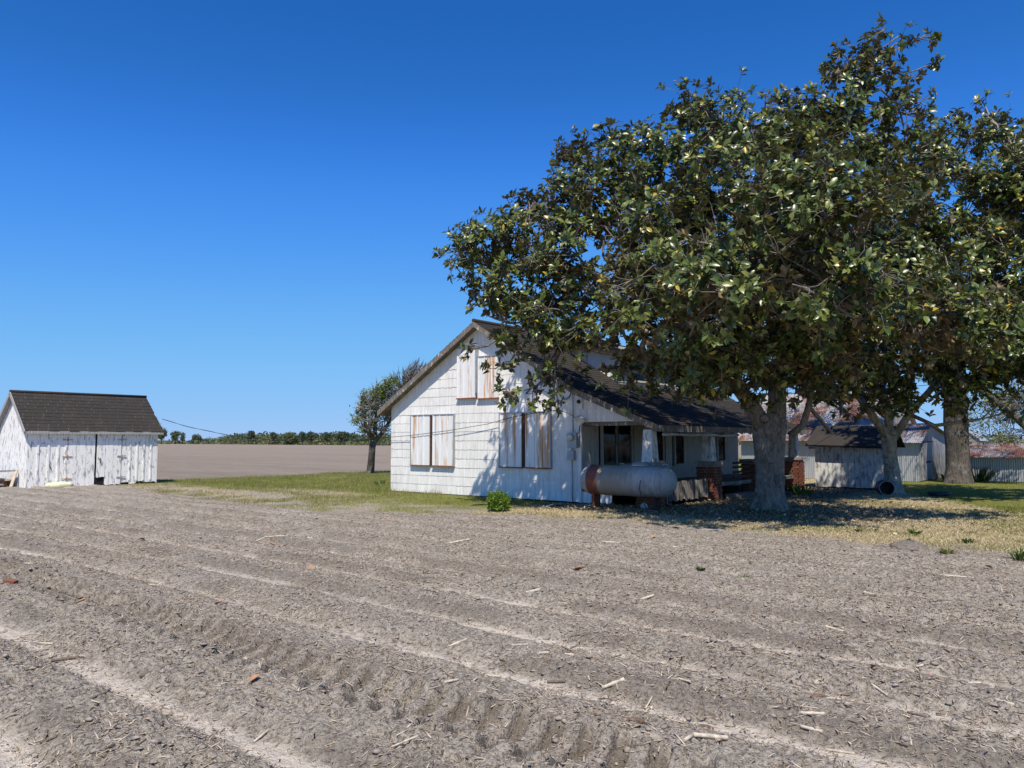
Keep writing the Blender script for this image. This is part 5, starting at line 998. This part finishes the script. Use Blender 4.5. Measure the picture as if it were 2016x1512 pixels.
g_ = gnd(1345, 985); m = MB(); N_ = 14
for a_ in range(N_ + 1):
    for b_ in range(6): m.v.append((g_.x - .42 + a_ * .06 + .02 * math.sin(b_ * 2), g_.y - .15 + b_ * .06 + a_ * .02, .03 + .09 * abs(math.sin(a_ * 1.1 + b_ * .9)) * (1 - abs(b_ - 2.5) / 3.5) + .02 * math.cos(a_ * 2.3)))
for a_ in range(N_):
    for b_ in range(5): m.f.append((a_ * 6 + b_, a_ * 6 + b_ + 1, a_ * 6 + b_ + 7, a_ * 6 + b_ + 6)); m.sm.append(True)
tag(m.obj('plastic_sheet', M['tarp']), 'crumpled grey plastic sheet lying in the shade right of the tank', 'sheet')
for q, (px, py, s_, lb) in enumerate(((1268, 1001, .11, 'white stone lying under the silver gas tank'), (1182, 996, .08, 'pale stone beside the rusty tank leg'))):
    g_ = gnd(px, py); m = MB(); r3 = random.Random(q); m.add([tuple(Vector(p) * s_ * r3.uniform(.7, 1.1) + Vector((g_.x, g_.y, s_ * .35))) for p in ico], [tuple(int(v_) for v_ in f_) for f_ in icf]); tag(m.obj('stone', M['whitepaint']), lb, 'stone')
def twisted(p, n, L, seed):
    r3 = random.Random(seed); out = [Vector(p)]; a_ = r3.random() * 6.28
    for q in range(n): a_ += r3.uniform(-.5, .5); out.append(out[-1] + Vector((math.cos(a_) * L / n, math.sin(a_) * L / n, r3.uniform(-.015, .03)))); out[-1].z = max(out[-1].z, .01)
    return out
for q, (px, py, L_, lb) in enumerate(((1195, 1004, .9, 'pale curved dead branch lying before the left tank leg'), (1300, 1012, .8, 'grey dead branch on the ground right of the tank leg'), (1150, 998, .7, 'thin dead branch lying below the electric meter'), (1085, 1004, .6, 'bent straw colored twig lying near the gable foot'), (1580, 1012, .9, 'dead branch lying right of the thick magnolia trunk'))):
    g_ = gnd(px, py); m = MB(); pts = twisted((g_.x, g_.y, gz(g_.x, g_.y) + .02), 6, L_, 60 + q); m.tube(pts, [.018 - .002 * e for e in range(7)], 6); m.tube([pts[3], pts[3] + Vector((.08, .06, .06)), pts[3] + Vector((.14, .16, .09))], [.010, .008, .004], 5); tag(m.obj('dead_branch', M['twig']), lb, 'branch', 'dead branches under the tree')

# corn stalk pieces, dead leaves, cobs, small litter in the field: each where it lies in the photo
def stalk(px, py, L_, an, r_=.010, mat='stalk', label='short pale broken corn stalk lying on the bare field', bent=None):
    g_ = gnd(px, py); z = gz(g_.x, g_.y) + r_ * .8; d = Vector((math.cos(an + YAW), math.sin(an + YAW), 0)); p = Vector((g_.x, g_.y, z)); q = p + d * L_; q.z = gz(q.x, q.y) + r_ * .8
    m = MB(); n_ = 6; pts = [p.lerp(q, e / n_) for e in range(n_ + 1)]; m.tube(pts, [r_ * (1.12 if e % 3 == 0 else .92) for e in range(n_ + 1)], 7)
    if bent: e2 = p + Vector((math.cos(bent + YAW), math.sin(bent + YAW), 0)) * L_ * .5; e2.z = gz(e2.x, e2.y) + r_; m.tube([p, e2], [r_, r_ * .7], 6)
    return tag(m.obj('corn_stalk', M[mat]), label, 'stalk', 'broken corn stalks on the field')
stalk(1268, 1310, .16, .02, .012, 'stalk', 'bent pale corn stalk with one short broken leg', -2.0); stalk(1186, 1364, .14, -.02, .012, 'stalk', 'straight pale corn stalk left of the bent one'); stalk(1078, 1345, .12, -.3, .010, 'stalkdark', 'dark brown corn stalk left of the pale straight ones'); stalk(1060, 1312, .10, .7, .011, 'stalk', 'short pale stalk stub tilted above the dark stalk')
stalk(1365, 1490, .18, .1, .012, 'stalk', 'pale split stalk with fork at the bottom of the picture', -2.3); stalk(1576, 1432, .13, -.5, .010, 'stalk', 'upper of two pale husks near the bottom right'); stalk(1577, 1447, .12, -.75, .010, 'stalk', 'lower of two pale husks near the bottom right'); stalk(1602, 1356, .14, .5, .011, 'stalk', 'pale forked stalk above the two corn cobs', 0.1)
stalk(1455, 1180, .22, -.25, .012, 'stalk', 'long pale stalk below the green weed sprig'); stalk(1252, 1185, .20, .35, .012, 'stalk', 'pale stalk slanting up across the middle furrow'); stalk(1035, 1180, .17, .5, .015, 'stalk', 'thick pale stalk left of the slanting one'); stalk(1325, 1088, .30, .15, .011, 'stalk', 'pale branched stalk near the straw edge', .5); stalk(1185, 1079, .26, .05, .013, 'stalk', 'long pale stalk lying near the field top center')
stalk(522, 1067, .35, .45, .012, 'stalk', 'pale forked stalk on the left half of the field', -2.4); stalk(605, 1069, .38, .0, .012, 'stalk', 'long pale stalk beside a dark one on the left'); stalk(592, 1074, .26, -2.6, .013, 'stalkdark', 'dark stalk beside the long pale one'); stalk(634, 1088, .32, -.6, .011, 'stalk', 'pale stalk pointing down right of the dark stalk'); stalk(875, 1072, .40, -.12, .013, 'stalk', 'pale stalk lying in front of the gable bush row')
stalk(100, 1305, .18, .5, .012, 'stalkdark', 'dark clod-crusted stalk at the left furrow'); stalk(275, 1345, .20, .6, .012, 'stalkdark', 'dark stalk lying in the left furrow bank'); stalk(400, 1200, .24, .85, .011, 'stalkdark', 'thin dark stick slanting above the left furrow'); stalk(165, 1142, .22, -.1, .013, 'stalkdark', 'dark stalk near the brick piece on the left'); stalk(468, 1318, .12, -.8, .012, 'stalk', 'pale stalk stub in the left furrow slope'); stalk(558, 1358, .14, .9, .010, 'stalk', 'pale chip pointing up on the left furrow slope')
stalk(1640, 1100, .2, -.5, .013, 'stalkdark', 'dark stub near the weed mound'); stalk(1850, 1145, .34, -.35, .012, 'stalk', 'pale stalk slanting below the weed mound'); stalk(1665, 1185, .28, -.2, .012, 'stalkdark', 'dark stalk in the right furrows'); stalk(1700, 1182, .2, .0, .011, 'stalk', 'pale stalk beside the dark one in the right furrows'); stalk(1625, 1258, .16, .05, .011, 'stalk', 'pale stub right of the long furrow crest'); stalk(1905, 1348, .1, .1, .008, 'stalk', 'thin pale stalk near the red scrap'); stalk(1960, 1405, .1, -.9, .01, 'stalk', 'pale stub at the far right furrow')
rs = random.Random(77); cnt = 0
while cnt < 60:
    px, py = rs.uniform(30, 1990), 1030 + 470 * rs.random() ** 1.3
    stalk(px, py, rs.uniform(.06, .16), rs.uniform(-3.1, 3.1), rs.uniform(.005, .009), 'stalk' if rs.random() < .75 else 'stalkdark', 'small broken piece of corn stalk among the straw'); cnt += 1
def dead_leaf(px, py, L_, an, lb):
    g_ = gnd(px, py); z = gz(g_.x, g_.y) + .012; tp = leaf_template(.9, -.25); MT_ = leaf_frames(np.array([[math.cos(an), math.sin(an), .05]]), np.array([[0, -.15, 1.]]))
    T_ = (tp * np.array([L_ * 1.1, L_, L_])) @ MT_[0].T; me = np_mesh('dead_leaf', T_, [LF_Q, LF_T], smooth=True); o = link('dead_leaf', me, M['deadleaf'], None, (g_.x, g_.y, z)); tag(o, lb, 'leaf', 'fallen magnolia leaves')
for q, (px, py, lb) in enumerate(((110, 1202, 'orange dead leaf lying left of a second one'), (148, 1211, 'curled orange dead leaf right of its neighbour'), (612, 1124, 'orange dead leaf on the furrow crest left of centre'), (545, 1075, 'small orange dead leaf near pale forked stalk'), (285, 1073, 'small orange dead leaf at the left field top'), (1128, 1126, 'orange dead leaf in the middle furrows'), (1282, 1070, 'tiny orange dead leaf near the straw edge'), (768, 1026, 'orange dead leaf at the lawn edge'), (1955, 1132, 'tan dead leaf near the right field edge'), (1715, 1330, 'tan dead leaf in the right furrows'), (420, 1210, 'brown curled dead leaf beside the thin dark stick'), (488, 1378, 'pale orange leaf scrap low on the left'))):
    dead_leaf(px, py, .095 if py > 1150 else .13, q * 1.3, lb)
def cob(px, py, an, lb):
    g_ = gnd(px, py); z = gz(g_.x, g_.y) + .014; d = Vector((math.cos(an + YAW), math.sin(an + YAW), 0)); p = Vector((g_.x, g_.y, z)); m = MB(); m.tube([p + d * (e * .014 - .05) for e in range(8)], [.009, .016, .019, .020, .020, .018, .014, .006], 12, True, .35, False); tag(m.obj('corn_cob', M['cob']), lb, 'corn cob', 'corn cobs in the field')
cob(1612, 1386, .1, 'brown corn cob with pale stalk beside it'); cob(1590, 1391, -.4, 'dark brown corn cob left of its pair'); cob(1252, 1456, .1, 'rounded brown corn cob at the bottom centre'); cob(1388, 1440, -.2, 'half buried reddish corn cob near the bottom')
g_ = gnd(20, 1170); z = gz(g_.x, g_.y); o = MB().box(-.065, .065, -.03, .03, 0, .042).mesh('brick_piece', M['brick']); o = link('brick_piece', o, None, None, (g_.x, g_.y, z - .008), (.1, .08, YAW - .2)); tag(o, 'orange broken brick at the left edge of the field', 'brick')
g_ = gnd(1830, 1346); m = MB(); m.add([tuple(Vector(p) * .016 * random.uniform(.7, 1.2) + Vector((g_.x, g_.y, gz(g_.x, g_.y) + .012))) for p in ico], [tuple(int(v_) for v_ in f_) for f_ in icf]); tag(m.obj('plastic_scrap', M['red']), 'small bright red plastic scrap in the right furrows', 'scrap')

# ------------------------------------------------------------------ far treeline beyond the field
rr = np.random.default_rng(77)
def far_crown(c, rx, rz, n, ll, col):
    v = norm(rr.normal(size=(n, 3))) * (.35 + .65 * rr.random((n, 1)) ** .5); lob = 1 + .25 * np.sin(v[:, :1] * 5 + c[0]) * np.cos(v[:, 2:3] * 4 + c[1]); P = np.array(c) + v * lob * np.array([rx, rx, rz])
    return P, leaf_frames(v + rr.normal(size=(n, 3)) * .7, rr.normal(size=(n, 3)) + np.array([0, 0, 1])), ll * (.6 + .8 * rr.random(n)), np.array(col) * (.55 + .9 * rr.random((n, 1)))
def far_tree(px, ptop, pbot, D, wpx, label, col, crown_from=.25):
    b = at(px, pbot, D); b.z = 0; tp = at(px, ptop, D); Hh = tp.z; rx = wpx / 2 / F * D; root = thing('field_tree', tuple(b), label, 'tree', 'trees standing along the far field edge')
    MB().tube([b, b + Vector((.1, 0, Hh * .4)), b + Vector((0, .1, Hh * .8))], [Hh * .03, Hh * .022, Hh * .01], 6).obj('trunk', M['bark3'], root)
    ps = [far_crown((b.x, b.y, Hh * (crown_from + (1 - crown_from) * .5)), rx, Hh * (1 - crown_from) * .52, 500, rx * .30, col)]
    for q in range(5): ps.append(far_crown((b.x + rr.normal() * rx * .45, b.y + rr.normal() * rx * .45, Hh * (crown_from + .15 + .6 * rr.random() * (1 - crown_from))), rx * .55, rx * .5, 160, rx * .26, col))
    P, MT, L_, C_ = [np.concatenate(e) for e in zip(*ps)]; link('crown', leaves_mesh('crown', P, MT, L_, np.full(len(P), 1.5), None, C_, M['softleaf']), None, root)['kind'] = 'stuff'
G1, G2, G3 = (.135, .165, .075), (.095, .125, .072), (.18, .19, .085)  # far foliage colours lightened to paint in distance haze
far_tree(318, 843, 872, 330, 17, 'tall loose tree nearest the shed on the far field edge', G1); far_tree(345, 848, 872, 340, 14, 'second tall loose tree from the shed on the far edge', G1); far_tree(360, 851, 872, 340, 9, 'slim small tree third from the shed on the far edge', G1); far_tree(388, 856, 872, 330, 17, 'round dark tree fourth from the shed on the far edge', G2, .1)
far_tree(493, 849, 874, 300, 14, 'first dark pine top rising over the far woods', G2, .4); far_tree(538, 851, 874, 290, 12, 'second dark pine top rising over the far woods', G2, .4); far_tree(571, 852, 875, 280, 26, 'broad green tree at the middle of the far woods', G1, .08)
for q, (px, tp_, lb) in enumerate(((596, 850, 'dark pine just right of the broad green tree'), (613, 851, 'second dark pine right of the broad green tree'), (644, 852, 'first pine of the close row near the pollarded tree'), (670, 850, 'second pine of the close row near the pollarded tree'), (680, 851, 'third pine of the close row near the pollarded tree'), (700, 857, 'short pine half hidden behind the pollarded tree'))): far_tree(px, tp_, 876, 260, 15, lb, G2, .35)
P_, M_, L_, C_ = [], [], [], []
for q in range(330):
    px = 395 + (800 - 395) * rr.random() if q < 290 else 306 + 110 * rr.random(); D = np.interp(px, [300, 800], [360, 230]) * (1 + .12 * rr.random()); hpx = np.interp(px, [306, 390, 420, 470, 560, 780], [2, 3, 9, 15, 17, 15]) * (.30 + .75 * rr.random() ** 1.3) * (.65 + .7 * vn(np.array([px / 26.]), np.array([1.5]), 3)[0]); b = at(px, 874, D); hm = max(.8, hpx / F * D + 1.0)
    col = [G1, G2, G3][int(rr.integers(0, 3))]; a = far_crown((b.x, b.y, hm * .45), hm * (.9 + .5 * rr.random()), hm * .55, int(260 if hm > 1.6 else 120), hm * .16, col)
    P_.append(a[0]); M_.append(a[1]); L_.append(a[2]); C_.append(a[3])
# low brush running on along the field edge both ways
for q in range(170):
    px = -900 + 1720 * rr.random(); D = np.interp(px, [-900, 300, 800], [520, 350, 225]) * (1 + .05 * rr.random()); b = at(px, 874, D); hm = .9 + 1.0 * rr.random(); a = far_crown((b.x, b.y, hm * .3), hm * 3.0, hm * .6, 110, hm * .45, G3 if rr.random() < .6 else G1); P_.append(a[0]); M_.append(a[1]); L_.append(a[2]); C_.append(a[3])
for q in range(120):   # the woods go on behind the farm buildings and out of view
    px = 800 + 2200 * rr.random(); D = 230 + 60 * rr.random(); b = at(px, 874, D); hm = 2.2 + 2.0 * rr.random(); a = far_crown((b.x, b.y, hm * .45), hm * .9, hm * .55, 120, hm * .2, G1); P_.append(a[0]); M_.append(a[1]); L_.append(a[2]); C_.append(a[3])
P_, M_, L_, C_ = [np.concatenate(e) for e in (P_, M_, L_, C_)]
tag(link('far_woods', leaves_mesh('far_woods', P_, M_, L_, np.full(len(P_), 1.6), None, C_, M['softleaf'])), 'low green woods and brush along the far edge of the field', 'woods', None, 'stuff')
print('scene built', len(bpy.data.objects))
